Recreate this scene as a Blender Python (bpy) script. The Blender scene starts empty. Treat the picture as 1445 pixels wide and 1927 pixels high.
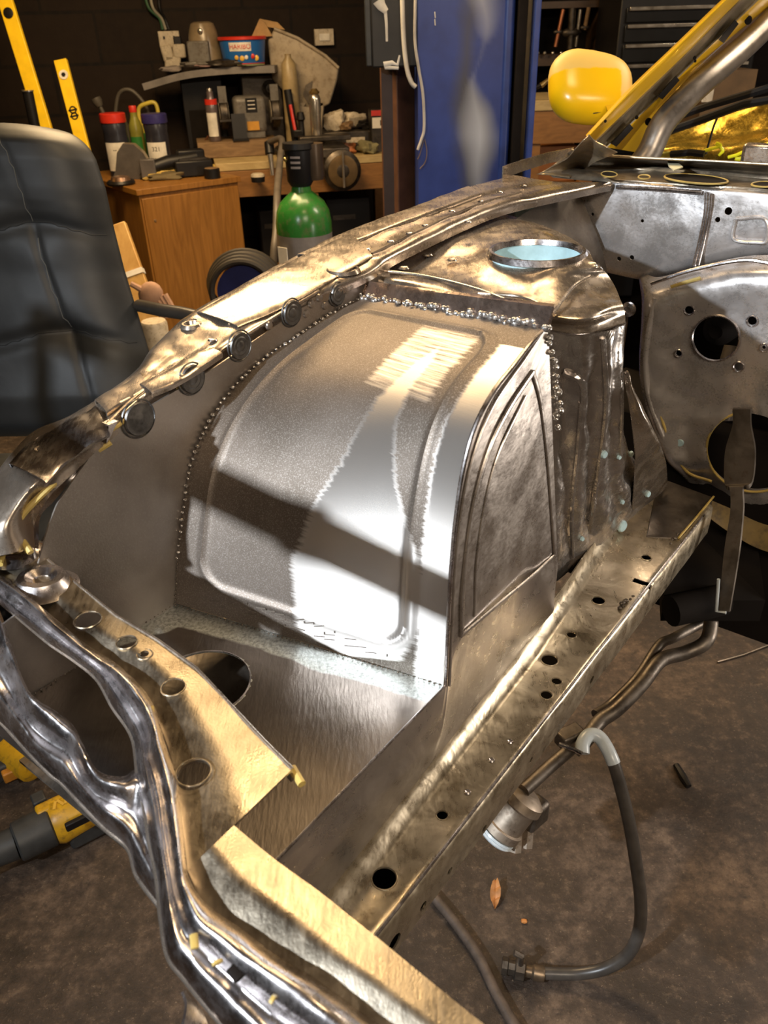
import bpy, bmesh, math, random
from mathutils import Vector, Matrix, noise, Euler
from mathutils.geometry import tessellate_polygon
random.seed(7)
scene = bpy.context.scene
COL = scene.collection

# ------------------------------------------------------------------ camera
FPX, CX, CY, EYE = 1500.0, 722.5, 963.5, 1.55
PITCH, ROLL = math.radians(31), math.radians(1.7)
FW = Vector((0, math.cos(PITCH), -math.sin(PITCH)))
_rt0 = Vector((1, 0, 0)); _up0 = _rt0.cross(FW)
RT = _rt0*math.cos(ROLL) - _up0*math.sin(ROLL)
UP = _rt0*math.sin(ROLL) + _up0*math.cos(ROLL)
OR = Vector((0, 0, EYE))
cam_d = bpy.data.cameras.new('camera'); cam = bpy.data.objects.new('camera', cam_d); COL.objects.link(cam)
cam.matrix_world = Matrix(((RT.x, UP.x, -FW.x, OR.x), (RT.y, UP.y, -FW.y, OR.y), (RT.z, UP.z, -FW.z, OR.z), (0, 0, 0, 1)))
cam_d.sensor_fit = 'HORIZONTAL'; cam_d.sensor_width = 24; cam_d.lens = FPX/1445*24
cam_d.clip_start = 0.02; cam_d.clip_end = 60
cam_d.dof.use_dof = True; cam_d.dof.focus_distance = 1.15; cam_d.dof.aperture_fstop = 9
scene.camera = cam

# ------------------------------------------------------------------ light and exposure
scene.view_settings.view_transform = 'Standard'; scene.view_settings.look = 'None'
scene.view_settings.gamma = 1; scene.view_settings.use_curve_mapping = False
scene.view_settings.exposure = 0.28
world = bpy.data.worlds.new('world'); scene.world = world; world.use_nodes = True
world.node_tree.nodes['Background'].inputs[0].default_value = (0.55, 0.62, 0.75, 1)
world.node_tree.nodes['Background'].inputs[1].default_value = 0.6

def lamp(name, loc, target, sx, sy, power, col):
    l = bpy.data.lights.new(name, 'AREA'); l.shape = 'RECTANGLE'; l.size = sx; l.size_y = sy
    l.energy = power; l.color = col
    o = bpy.data.objects.new(name, l); COL.objects.link(o); o.location = loc
    if name == 'lamp_work': l.spread = math.radians(75)
    o.rotation_euler = (Vector(target)-Vector(loc)).to_track_quat('-Z', 'Y').to_euler()
    return o
WARM = (1.0, 0.69, 0.36); COOL = (0.86, 0.93, 1.0); NEUT = (1.0, 0.82, 0.62)
LAMPS = [  # name, location, target, size, power, colour
    ('lamp_over_bench', (-0.9, 3.6, 2.72), (-0.7, 3.9, 0), 1.3, 0.35, 62, WARM),
    ('lamp_over_engine', (-0.2, 3.0, 2.75), (-0.1, 2.6, 0), 1.3, 0.25, 26, WARM),
    ('lamp_right_aisle', (2.4, 2.6, 2.72), (2.2, 2.6, 0), 0.3, 1.3, 48, NEUT),
    ('lamp_fill_member', (0.12, 1.35, 2.72), (0.1, 1.2, 0), 0.5, 0.25, 9, WARM),  # added warm fill, brightens the front member
    ('lamp_behind', (0.9, -1.4, 2.7), (0.6, 0.4, 0.6), 1.3, 0.3, 58, NEUT),
    ('lamp_fill_right', (1.75, 1.0, 0.80), (0.25, 1.0, 1.1), 0.30, 0.20, 9, (1.0, 0.90, 0.80)),  # added fill lamp, brightens the side panel and tower wall
    ('lamp_work', (-1.55, -0.60, 2.20), (-0.02, 0.70, 1.1), 0.06, 0.05, 15, COOL),
]
for a in LAMPS: lamp(a[0], a[1], a[2], a[3], a[4], a[5], a[6])

# ------------------------------------------------------------------ points from lines of sight
AZ = math.radians(38)
U = Vector((math.sin(AZ), math.cos(AZ), 0)); V = Vector((math.cos(AZ), -math.sin(AZ), 0)); Z = Vector((0, 0, 1))
def ray(x, y): return FW + RT*((x-CX)/FPX) - UP*((y-CY)/FPX)
def onz(x, y, z): d = ray(x, y); return OR + d*((z-EYE)/d.z)
def onv(x, y, v): d = ray(x, y); return OR + d*(v/d.dot(V))
def onu(x, y, u): d = ray(x, y); return OR + d*(u/d.dot(U))
def ony(x, y, Y): d = ray(x, y); return OR + d*(Y/d.y)
def car(u, v, z): return U*u + V*v + Z*z
def onh(x, y, f, off=0.0):                     # where a sight line meets the height field z = f(u, v)
    z = 1.2
    for _ in range(40):
        p = onz(x, y, min(z, EYE-0.05)); z = 0.5*z + 0.5*(f(p.dot(U), p.dot(V)) + off)
    return onz(x, y, z)
def lerp(a, b, t): return a + (b-a)*t
def pw(x, pts):
    if x <= pts[0][0]: return pts[0][1]
    for (a, fa), (b, fb) in zip(pts, pts[1:]):
        if x <= b: return fa + (fb-fa)*(x-a)/(b-a)
    return pts[-1][1]

# ------------------------------------------------------------------ objects and meshes
WL = {}                                         # world position of each parent
def thing(name, label, cat, loc, group=None):
    o = bpy.data.objects.new(name, None); COL.objects.link(o); o.location = loc; o.empty_display_size = 0.05
    o['label'] = label; o['category'] = cat
    if group: o['group'] = group
    WL[o.name] = Vector(loc); return o
def tag(o, label, cat, group=None):
    o['label'] = label; o['category'] = cat
    if group: o['group'] = group
    return o

class MB:
    def __init__(s): s.v = []; s.f = []; s.uv = {}
    def add(s, vs, fs):
        n = len(s.v); s.v += [Vector(p) for p in vs]; s.f += [tuple(i+n for i in f) for f in fs]; return s
    def box(s, c, size, rot=None):              # rot: 3x3 matrix or z angle
        if rot is None: rot = Matrix.Identity(3)
        elif not isinstance(rot, Matrix): rot = Matrix.Rotation(rot, 3, 'Z')
        hx, hy, hz = size[0]/2, size[1]/2, size[2]/2
        vs = [Vector(c) + rot @ Vector((x*hx, y*hy, z*hz)) for x, y, z in
              ((-1,-1,-1),(1,-1,-1),(1,1,-1),(-1,1,-1),(-1,-1,1),(1,-1,1),(1,1,1),(-1,1,1))]
        return s.add(vs, [(3,2,1,0),(4,5,6,7),(0,1,5,4),(1,2,6,5),(2,3,7,6),(3,0,4,7)])
    def lathe(s, base, axis, prof, seg=24, caps=True):   # prof: (radius, height) list
        ax = Vector(axis).normalized(); q = ax.to_track_quat('Z', 'Y').to_matrix()
        vs = []; fs = []
        for r, h in prof:
            for k in range(seg):
                a = 2*math.pi*k/seg; vs.append(Vector(base) + q @ Vector((r*math.cos(a), r*math.sin(a), h)))
        for i in range(len(prof)-1):
            for k in range(seg):
                k2 = (k+1) % seg; fs.append((i*seg+k, i*seg+k2, (i+1)*seg+k2, (i+1)*seg+k))
        if caps:
            fs.append(tuple(range(seg-1, -1, -1))); fs.append(tuple((len(prof)-1)*seg+k for k in range(seg)))
        return s.add(vs, fs)
    def cyl(s, a, b, r, r2=None, seg=16):
        a = Vector(a); b = Vector(b); L = (b-a).length
        return s.lathe(a, b-a, [(r, 0), (r if r2 is None else r2, L)], seg)
    def tube(s, pts, r, seg=10, flat=None):     # r number or list; flat: (normal, ratio)
        pts = [Vector(p) for p in pts]; n = len(pts); vs = []; fs = []
        t0 = (pts[1]-pts[0]).normalized(); nrm = t0.orthogonal().normalized()
        for i, p in enumerate(pts):
            t = (pts[min(i+1, n-1)] - pts[max(i-1, 0)]).normalized()
            if flat is not None:
                nn = Vector(flat[0]); nn = (nn - t*nn.dot(t)).normalized(); bb = t.cross(nn)
            else:
                nrm = (nrm - t*nrm.dot(t)).normalized(); nn = nrm; bb = t.cross(nrm)
            rr = r[i] if isinstance(r, (list, tuple)) else r
            k1 = flat[1] if flat is not None else 1
            for k in range(seg):
                a = 2*math.pi*k/seg; vs.append(p + nn*(rr*k1*math.sin(a)) + bb*(rr*math.cos(a)))
        for i in range(n-1):
            for k in range(seg):
                k2 = (k+1) % seg; fs.append((i*seg+k, i*seg+k2, (i+1)*seg+k2, (i+1)*seg+k))
        fs.append(tuple(range(seg-1, -1, -1))); fs.append(tuple((n-1)*seg+k for k in range(seg)))
        return s.add(vs, fs)
    def prism(s, poly, ext):                    # closed planar polygon of 3D points, extruded by ext
        n = len(poly); ext = Vector(ext); poly = [Vector(p) for p in poly]
        tris = tessellate_polygon([poly])
        vs = poly + [p+ext for p in poly]
        fs = [tuple(t) for t in tris] + [tuple(i+n for i in reversed(t)) for t in tris]
        fs += [(i, (i+1) % n, (i+1) % n+n, i+n) for i in range(n)]
        return s.add(vs, fs)
    def ball(s, c, r, sc=(1, 1, 1), seg=12, rings=8, rot=None):
        prof = []; vs = []; fs = []; rot = rot or Matrix.Identity(3)
        for i in range(rings+1):
            a = math.pi*i/rings
            for k in range(seg):
                b = 2*math.pi*k/seg
                vs.append(Vector(c) + rot @ Vector((r*sc[0]*math.sin(a)*math.cos(b), r*sc[1]*math.sin(a)*math.sin(b), r*sc[2]*math.cos(a))))
        for i in range(rings):
            for k in range(seg):
                k2 = (k+1) % seg; fs.append((i*seg+k, (i+1)*seg+k, (i+1)*seg+k2, i*seg+k2))
        return s.add(vs, fs)
    def grid(s, G, th=0.0, normal_hint=None, attr=None):   # G: rows of points; th>0 gives a closed sheet of that thickness
        R, C = len(G), len(G[0]); vs = [p for row in G for p in row]
        base = len(s.v)
        fs = [(i*C+j, i*C+j+1, (i+1)*C+j+1, (i+1)*C+j) for i in range(R-1) for j in range(C-1)]
        for i in range(R):
            for j in range(C): s.uv[base+i*C+j] = (j/(C-1), i/(R-1))
        if th:
            N = []
            for i in range(R):
                for j in range(C):
                    a = G[min(i+1, R-1)][j] - G[max(i-1, 0)][j]; b = G[i][min(j+1, C-1)] - G[i][max(j-1, 0)]
                    n = b.cross(a); N.append(n.normalized() if n.length > 1e-12 else Vector((0, 0, 1)))
            sgn = 1.0
            if normal_hint is not None:
                tot = Vector((0, 0, 0))
                for n in N: tot += n
                if tot.dot(Vector(normal_hint)) < 0: sgn = -1.0
            n0 = R*C
            vs = vs + [p - N[k]*th*sgn for k, p in enumerate(vs)]
            if sgn > 0: fs = [tuple(reversed(f)) for f in fs]
            # orientation is settled later by recalc
            fs2 = [tuple(i+n0 for i in reversed(f)) for f in fs]
            rim = [j for j in range(C)] + [i*C+C-1 for i in range(1, R)] + [(R-1)*C+j for j in range(C-2, -1, -1)] + [i*C for i in range(R-2, 0, -1)]
            m = len(rim)
            fs3 = [(rim[k], rim[(k+1) % m], rim[(k+1) % m]+n0, rim[k]+n0) for k in range(m)]
            for i in range(R):
                for j in range(C): s.uv[base+n0+i*C+j] = (j/(C-1), i/(R-1))
            fs = fs + fs2 + fs3
        return s.add(vs, fs)
    def build(s, name, mat, parent=None, smooth=True, bevel=0, sub=0, label=None, loc=None, sharp=40, segs=2):
        org = WL[parent.name] if parent is not None else (Vector(loc) if loc is not None else Vector((0, 0, 0)))
        bm = bmesh.new(); bv = [bm.verts.new(p-org) for p in s.v]
        uvl = bm.loops.layers.uv.new('uv') if s.uv else None
        for f in s.f:
            if len(set(f)) < 3: continue
            try: fc = bm.faces.new([bv[i] for i in f])
            except ValueError: continue
            fc.smooth = smooth
            if uvl:
                for lp, i in zip(fc.loops, f): lp[uvl].uv = s.uv.get(i, (0, 0))
        bmesh.ops.recalc_face_normals(bm, faces=bm.faces)
        if smooth:
            for e in bm.edges:
                if len(e.link_faces) == 2 and e.calc_face_angle(0) > math.radians(sharp): e.smooth = False
        me = bpy.data.meshes.new(name); bm.to_mesh(me); bm.free()
        o = bpy.data.objects.new(name, me); COL.objects.link(o)
        if mat: me.materials.append(mat)
        if parent is not None: o.parent = parent; WL[o.name] = org
        else: o.location = org; WL[o.name] = org
        if bevel:
            m = o.modifiers.new('bevel', 'BEVEL'); m.width = bevel; m.segments = segs; m.limit_method = 'ANGLE'; m.angle_limit = math.radians(35)
            m.harden_normals = False
            for p in me.polygons: p.use_smooth = True
        if sub:
            m = o.modifiers.new('sub', 'SUBSURF'); m.levels = m.render_levels = sub
        if label: o['label'] = label
        return o

def struct(o): o['kind'] = 'structure'; return o

def cut(o, cutter):                              # carve real holes with a mesh builder
    c = cutter.build('cutter_tmp', None, None, smooth=False); c.location = -Vector((0, 0, 0))
    c.location = (0, 0, 0)
    if o.parent is not None:                     # bring cutter into the parent's frame (parents are only translated)
        org = WL[o.parent.name]
        for v in c.data.vertices: v.co -= org
        par = o.parent; o.parent = None
    else:
        par = None
        for v in c.data.vertices: v.co -= o.location
        keep = o.location.copy(); o.location = (0, 0, 0)
    m = o.modifiers.new('cut', 'BOOLEAN'); m.operation = 'DIFFERENCE'; m.object = c; m.solver = 'EXACT'
    dg = bpy.context.evaluated_depsgraph_get(); dg.update()
    me = bpy.data.meshes.new_from_object(o.evaluated_get(dg))
    o.modifiers.clear(); mats = list(o.data.materials); o.data = me
    bpy.data.objects.remove(c, do_unlink=True)
    if par is not None: o.parent = par
    else: o.location = keep
    return o

def cr(p0, p1, p2, p3, t):
    return 0.5*((2*p1) + (p2-p0)*t + (2*p0-5*p1+4*p2-p3)*t*t + (3*p1-p0-3*p2+p3)*t*t*t)
def spline(pts, k):
    pts = [Vector(p) for p in pts]; n = len(pts); out = []
    for i in range(n-1):
        a = pts[i-1] if i > 0 else pts[0]*2-pts[1]; d = pts[i+2] if i+2 < n else pts[-1]*2-pts[-2]
        for j in range(k): out.append(cr(a, pts[i], pts[i+1], d, j/k))
    out.append(pts[-1]); return out
def resample(pts, n):
    pts = [Vector(p) for p in pts]; L = [0]
    for a, b in zip(pts, pts[1:]): L.append(L[-1] + (b-a).length)
    out = []; j = 0
    for i in range(n):
        s = L[-1]*i/(n-1)
        while j < len(L)-2 and L[j+1] < s: j += 1
        t = (s-L[j])/max(L[j+1]-L[j], 1e-9); out.append(pts[j].lerp(pts[j+1], t))
    return out
def loft(rails, n=60, m=6, smooth_across=True, curved=True):   # rails -> dense grid, rows = across
    RS = [resample(spline(r, 8) if curved and len(r) > 2 else r, n) for r in rails]
    if m <= 1: return RS
    out = [[] for _ in range((len(rails)-1)*m+1)]
    for j in range(n):
        cpts = [r[j] for r in RS]
        if smooth_across and len(cpts) > 2: col_ = spline(cpts, m)
        else:
            col_ = []
            for a, b in zip(cpts, cpts[1:]):
                for k in range(m): col_.append(a.lerp(b, k/m))
            col_.append(cpts[-1])
        for i, p in enumerate(col_): out[i].append(p)
    return out
def loftk(rails, k=8, m=6, smooth_across=True):   # same, control points correspond by index
    RS = [spline(r, k) for r in rails]; out = [[] for _ in range((len(rails)-1)*m+1)]
    for j in range(len(RS[0])):
        cpts = [r[j] for r in RS]
        if smooth_across and len(cpts) > 2: c_ = spline(cpts, m)
        else:
            c_ = []
            for a, b in zip(cpts, cpts[1:]):
                for q in range(m): c_.append(a.lerp(b, q/m))
            c_.append(cpts[-1])
        for i, p in enumerate(c_): out[i].append(p)
    return out
def dent(G, amp, scale, direction=Z, seed=0.0, edge=True):
    R, C = len(G), len(G[0]); d = Vector(direction)
    for i in range(R):
        for j in range(C):
            w = 1.0
            if edge:
                w = min(1, 4*min(i/(R-1), 1-i/(R-1), j/(C-1)*3, (1-j/(C-1))*3)+0.15)
            p = G[i][j]; q = p*scale + Vector((seed, seed*1.7, -seed))
            G[i][j] = p + d*(amp*w*(noise.noise(q) + 0.5*noise.noise(q*2.1)))
    return G

# ------------------------------------------------------------------ materials
def nmat(name):
    m = bpy.data.materials.new(name); m.use_nodes = True; nt = m.node_tree
    return m, nt, nt.nodes, nt.links, nt.nodes['Principled BSDF']
def coordnode(nt, scale=(1, 1, 1), rot=(0, 0, 0), uv=False):
    tc = nt.nodes.new('ShaderNodeTexCoord'); mp = nt.nodes.new('ShaderNodeMapping')
    mp.inputs['Scale'].default_value = scale; mp.inputs['Rotation'].default_value = rot
    nt.links.new(tc.outputs['UV' if uv else 'Object'], mp.inputs['Vector']); return mp.outputs[0]
def noise_n(nt, vec, scale, detail=4, rough=0.55, dist=0.0):
    n = nt.nodes.new('ShaderNodeTexNoise'); n.inputs['Scale'].default_value = scale; n.inputs['Detail'].default_value = detail
    n.inputs['Roughness'].default_value = rough; n.inputs['Distortion'].default_value = dist
    nt.links.new(vec, n.inputs['Vector']); return n.outputs['Fac']
def ramp(nt, fac, stops, interp='LINEAR'):
    r = nt.nodes.new('ShaderNodeValToRGB'); r.color_ramp.interpolation = interp
    e = r.color_ramp.elements
    while len(e) < len(stops): e.new(0.5)
    for el, (p, c) in zip(e, stops): el.position = p; el.color = (*c, 1) if len(c) == 3 else c
    nt.links.new(fac, r.inputs[0]); return r.outputs[0]
def g3(v): return (v, v, v)
def mixc(nt, fac, a, b, mode='MIX'):
    m = nt.nodes.new('ShaderNodeMix'); m.data_type = 'RGBA'; m.blend_type = mode
    for inp, val in ((m.inputs[0], fac), (m.inputs[6], a), (m.inputs[7], b)):
        if isinstance(val, (int, float)): inp.default_value = val
        elif isinstance(val, tuple): inp.default_value = (*val, 1) if len(val) == 3 else val
        else: nt.links.new(val, inp)
    return m.outputs[2]
def math_n(nt, op, a, b=None, clamp=False):
    m = nt.nodes.new('ShaderNodeMath'); m.operation = op; m.use_clamp = clamp
    for i, val in enumerate((a, b)):
        if val is None: continue
        if isinstance(val, (int, float)): m.inputs[i].default_value = val
        else: nt.links.new(val, m.inputs[i])
    return m.outputs[0]
def bump(nt, bs, chain):                         # chain of (height output, strength, distance)
    prev = None
    for h, st, di in chain:
        b = nt.nodes.new('ShaderNodeBump'); b.inputs['Strength'].default_value = st; b.inputs['Distance'].default_value = di
        nt.links.new(h, b.inputs['Height'])
        if prev is not None: nt.links.new(prev, b.inputs['Normal'])
        prev = b.outputs[0]
    nt.links.new(prev, bs.inputs['Normal'])

def metal(name, dark=(0.25, 0.22, 0.20), light=(0.62, 0.58, 0.54), r0=0.2, r1=0.42, wave=0.5, wscale=14, fine=0.15,
          paint=None, paint_amt=0.0, patch=5.0, speck=0.0, aniso=0.0, rust=0.0, streak=(1, 1, 1)):
    m, nt, N, L, bs = nmat(name)
    vec = coordnode(nt); sv = coordnode(nt, (18, 3, 18), (0.3, 0.5, 0.9))
    n1 = noise_n(nt, vec, patch, 5, 0.6, 0.8); n2 = noise_n(nt, vec, patch*4.1, 4, 0.6, 0.4)
    st = noise_n(nt, sv, 14, 3, 0.7)
    mixn = math_n(nt, 'ADD', math_n(nt, 'MULTIPLY', n1, 0.6), math_n(nt, 'MULTIPLY', n2, 0.4))
    col = ramp(nt, mixn, [(0.36, dark), (0.64, light)])
    if rust: col = mixc(nt, ramp(nt, noise_n(nt, vec, 60, 5, 0.7), [(0.58, g3(0)), (0.7, g3(rust))]), col, (0.09, 0.05, 0.03))
    if speck: col = mixc(nt, ramp(nt, noise_n(nt, vec, 420, 2, 0.5), [(0.5, g3(0)), (0.72, g3(speck))]), col, light)
    met = 1.0
    if paint:
        pm = ramp(nt, noise_n(nt, vec, 11, 5, 0.65, 0.5), [(1-paint_amt, g3(0)), (1-paint_amt+0.02, g3(1))])
        col = mixc(nt, pm, col, paint); mm = math_n(nt, 'SUBTRACT', 1.0, pm); L.new(mm, bs.inputs['Metallic'])
    else: bs.inputs['Metallic'].default_value = 1.0 if 'plate' in name or 'polished' in name else (0.68 if 'cowl' in name or 'bulkhead' in name else 0.88)
    L.new(col, bs.inputs['Base Color'])
    rr = ramp(nt, math_n(nt, 'ADD', math_n(nt, 'MULTIPLY', n2, 0.6), math_n(nt, 'MULTIPLY', st, 0.4)), [(0.38, g3(r0)), (0.62, g3(r1))])
    L.new(rr, bs.inputs['Roughness'])
    if aniso:
        bs.inputs['Anisotropic'].default_value = aniso
        tg = N.new('ShaderNodeTangent'); tg.direction_type = 'UV_MAP'; L.new(tg.outputs[0], bs.inputs['Tangent'])
    chain = []
    if wave: chain.append((noise_n(nt, vec, wscale, 3, 0.5, 0.6), wave, 0.006))
    if fine: chain.append((st, fine, 0.0006))
    if speck: chain.append((noise_n(nt, vec, 500, 2, 0.5), 0.25, 0.0005))
    if chain: bump(nt, bs, chain)
    return m

def plain(name, col, rough=0.5, metal_=0.0, var=0.25, scale=12, bmp=0.0, coat=0.0, dirt=None, spec=0.5):
    m, nt, N, L, bs = nmat(name)
    vec = coordnode(nt); n = noise_n(nt, vec, scale, 5, 0.6)
    lo = tuple(c*(1-var) for c in col); hi = tuple(min(1, c*(1+var)) for c in col)
    c = ramp(nt, n, [(0.3, lo), (0.7, hi)])
    if dirt: c = mixc(nt, ramp(nt, noise_n(nt, vec, scale*2.7, 6, 0.7), [(0.5, g3(0)), (0.68, g3(0.8))]), c, dirt)
    L.new(c, bs.inputs['Base Color']); bs.inputs['Roughness'].default_value = rough; bs.inputs['Metallic'].default_value = metal_
    bs.inputs['Coat Weight'].default_value = coat; bs.inputs['Specular IOR Level'].default_value = spec
    if bmp: bump(nt, bs, [(noise_n(nt, vec, scale*6, 4, 0.6), bmp, 0.002)])
    return m
def wood(name, a, b, scale=(2, 2, 22), rough=0.5, rot=(0, 0, 0)):
    m, nt, N, L, bs = nmat(name)
    vec = coordnode(nt, scale, rot); n = noise_n(nt, vec, 2.2, 5, 0.6, 1.5)
    c = ramp(nt, n, [(0.3, a), (0.7, b)]); L.new(c, bs.inputs['Base Color']); bs.inputs['Roughness'].default_value = rough
    bump(nt, bs, [(n, 0.1, 0.002)]); return m
# ------------------------------------------------------------------ material library
M = {}
M['sheet'] = metal('mill_sheet_steel', (0.30, 0.265, 0.235), (0.46, 0.42, 0.385), 0.32, 0.46, wave=0.12, wscale=7, fine=0.06, speck=0.45, patch=3)
M['zinc'] = metal('zinc_coated_sheet', (0.42, 0.44, 0.43), (0.62, 0.66, 0.65), 0.34, 0.5, wave=0.08, wscale=8, fine=0.05, speck=0.35, patch=6)
M['fender'] = metal('sanded_fender_steel', (0.32, 0.27, 0.22), (0.48, 0.41, 0.345), 0.20, 0.34, wave=0.16, wscale=13, fine=0.12, patch=5)
M['silver'] = metal('polished_rolled_steel', (0.48, 0.45, 0.45), (0.68, 0.64, 0.64), 0.20, 0.34, wave=0.2, wscale=13, fine=0.1, patch=9)
M['plate'] = metal('brushed_plate_steel', (0.34, 0.29, 0.22), (0.60, 0.53, 0.42), 0.26, 0.42, wave=0.18, wscale=10, fine=0.22, patch=6, speck=0.15)
M['rail'] = metal('chassis_rail_steel', (0.34, 0.28, 0.19), (0.66, 0.58, 0.44), 0.24, 0.42, wave=0.3, wscale=20, fine=0.15, patch=9, rust=0.35)
M['side'] = metal('ground_side_steel', (0.36, 0.325, 0.30), (0.54, 0.50, 0.46), 0.24, 0.4, wave=0.3, wscale=12, fine=0.2, patch=6)
M['tower'] = metal('strut_tower_steel', (0.34, 0.29, 0.235), (0.50, 0.435, 0.365), 0.18, 0.34, wave=0.25, wscale=11, fine=0.12, patch=8)
M['wall'] = metal('hammered_tower_wall_steel', (0.36, 0.33, 0.31), (0.58, 0.55, 0.52), 0.16, 0.32, wave=0.7, wscale=24, fine=0.1, patch=12)
M['bulk'] = metal('sanded_bulkhead_steel', (0.40, 0.38, 0.37), (0.66, 0.63, 0.62), 0.2, 0.42, wave=0.35, wscale=9, fine=0.2, patch=5)
M['cowl'] = metal('crumpled_cowl_steel', (0.42, 0.36, 0.30), (0.60, 0.53, 0.46), 0.2, 0.36, wave=0.6, wscale=24, fine=0.1, patch=14, paint=(0.45, 0.33, 0.10), paint_amt=0.34)
M['dusty'] = metal('dusty_dark_steel', (0.10, 0.085, 0.07), (0.22, 0.19, 0.16), 0.35, 0.6, wave=0.3, wscale=18, fine=0.1, rust=0.5)
M['weld'] = metal('weld_bead_steel', (0.28, 0.26, 0.25), (0.75, 0.73, 0.70), 0.18, 0.35, wave=0.6, wscale=90, fine=0.0, patch=60)
M['rosette'] = metal('heat_marked_weld_steel', (0.09, 0.088, 0.085), (0.19, 0.185, 0.18), 0.35, 0.5, wave=0.15, wscale=60, fine=0.0, patch=40)
M['tubing'] = metal('bare_roll_cage_tubing', (0.22, 0.19, 0.16), (0.38, 0.34, 0.30), 0.28, 0.42, wave=0.05, wscale=9, fine=0.1)
M['paint_y'] = plain('yellow_car_paint', (0.80, 0.47, 0.010), 0.28, 0, 0.08, 9, coat=0.4, dirt=None)
M['paint_dusty'] = plain('yellow_paint_flatted', (0.78, 0.52, 0.05), 0.4, 0, 0.12, 20)
M['paint_edge'] = plain('yellow_paint_residue', (0.42, 0.31, 0.09), 0.45, 0, 0.2, 40)
M['pillar_grey'] = metal('bare_pillar_strip', (0.30, 0.26, 0.18), (0.50, 0.44, 0.34), 0.35, 0.5, wave=0.2, paint=(0.60, 0.40, 0.05), paint_amt=0.3)
M['paleblue'] = plain('pale_blue_factory_primer', (0.42, 0.60, 0.66), 0.3, 0.1, 0.2, 30)
M['black'] = plain('black_plastic', (0.009, 0.008, 0.008), 0.42, spec=0.3)
M['void'] = plain('void_black', (0.010, 0.008, 0.007), 0.8, spec=0.1)  # near-black, also painted in as the dark inside holes and slots
M['rubber'] = plain('grey_black_rubber_hose', (0.055, 0.048, 0.042), 0.35, 0, 0.3, 30)
M['steelblue'] = plain('pale_hose_sheen', (0.50, 0.56, 0.60), 0.3, 0, 0.1, 30)  # pale tone; carries the painted sheen on the upper hose

# side-to-side mix of two finishes driven by a per-vertex sanding mask
def sanded_sheet(name):
    m, nt, N, L, bs = nmat(name)
    vec = coordnode(nt); at = N.new('ShaderNodeAttribute'); at.attribute_name = 'sanded'
    uv = coordnode(nt, (1, 1, 1), uv=True)
    jag = N.new('ShaderNodeMapping'); jag.inputs['Scale'].default_value = (2.0, 55, 1); L.new(uv, jag.inputs['Vector'])
    jn = noise_n(nt, jag.outputs[0], 2.0, 3, 0.7)
    msk = math_n(nt, 'ADD', at.outputs['Fac'], math_n(nt, 'MULTIPLY', math_n(nt, 'SUBTRACT', jn, 0.5), 0.75))
    msk = ramp(nt, msk, [(0.34, g3(0)), (0.62, g3(1))])
    n1 = noise_n(nt, vec, 4, 5, 0.6, 0.6)
    sp = ramp(nt, noise_n(nt, vec, 700, 2, 0.5), [(0.5, g3(0)), (0.75, g3(0.35))])
    mill = ramp(nt, n1, [(0.35, (0.145, 0.120, 0.098)), (0.65, (0.215, 0.182, 0.155))])
    mill = mixc(nt, sp, mill, (0.66, 0.62, 0.58))
    col = mixc(nt, msk, mill, (0.74, 0.70, 0.66)); L.new(col, bs.inputs['Base Color'])
    bs.inputs['Metallic'].default_value = 0.9; bs.inputs['Anisotropic Rotation'].default_value = 0.25
    rg = mixc(nt, msk, g3(0.58), g3(0.40)); L.new(rg, bs.inputs['Roughness'])
    an = math_n(nt, 'MULTIPLY', msk, 0.85); L.new(an, bs.inputs['Anisotropic'])
    tg = N.new('ShaderNodeTangent'); tg.direction_type = 'UV_MAP'; L.new(tg.outputs[0], bs.inputs['Tangent'])
    br = N.new('ShaderNodeMapping'); br.inputs['Scale'].default_value = (3, 260, 1); L.new(uv, br.inputs['Vector'])
    bn = noise_n(nt, br.outputs[0], 2.0, 3, 0.6)
    bump(nt, bs, [(noise_n(nt, vec, 7, 2, 0.5), 0.10, 0.006), (math_n(nt, 'MULTIPLY', bn, msk), 0.12, 0.0008), (noise_n(nt, vec, 700, 2, 0.5), 0.1, 0.0003)])
    return m
M['arch'] = sanded_sheet('arch_sheet_part_sanded')

def floor_plate_mat():
    m, nt, N, L, bs = nmat('floor_plate_sanded_with_zinc_border')
    vec = coordnode(nt); at = N.new('ShaderNodeAttribute'); at.attribute_name = 'sanded'
    nn = noise_n(nt, vec, 14, 3, 0.5)
    msk = ramp(nt, math_n(nt, 'ADD', at.outputs['Fac'], math_n(nt, 'MULTIPLY', math_n(nt, 'SUBTRACT', nn, 0.5), 0.5)), [(0.46, g3(0)), (0.54, g3(1))])
    zn = ramp(nt, noise_n(nt, vec, 240, 3, 0.7), [(0.35, (0.30, 0.32, 0.31)), (0.6, (0.60, 0.64, 0.63))])
    sn = ramp(nt, noise_n(nt, vec, 9, 4, 0.6, 1.2), [(0.35, (0.14, 0.122, 0.108)), (0.65, (0.23, 0.205, 0.185))])
    L.new(mixc(nt, msk, zn, sn), bs.inputs['Base Color']); bs.inputs['Metallic'].default_value = 0.95
    L.new(mixc(nt, msk, g3(0.5), g3(0.3)), bs.inputs['Roughness'])
    v2 = coordnode(nt, (16, 3, 16), (0, 0, 0.5))
    bump(nt, bs, [(noise_n(nt, vec, 8, 2, 0.5), 0.12, 0.006), (noise_n(nt, v2, 16, 3, 0.6), 0.25, 0.0012)])
    return m
M['fplate'] = floor_plate_mat()

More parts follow.
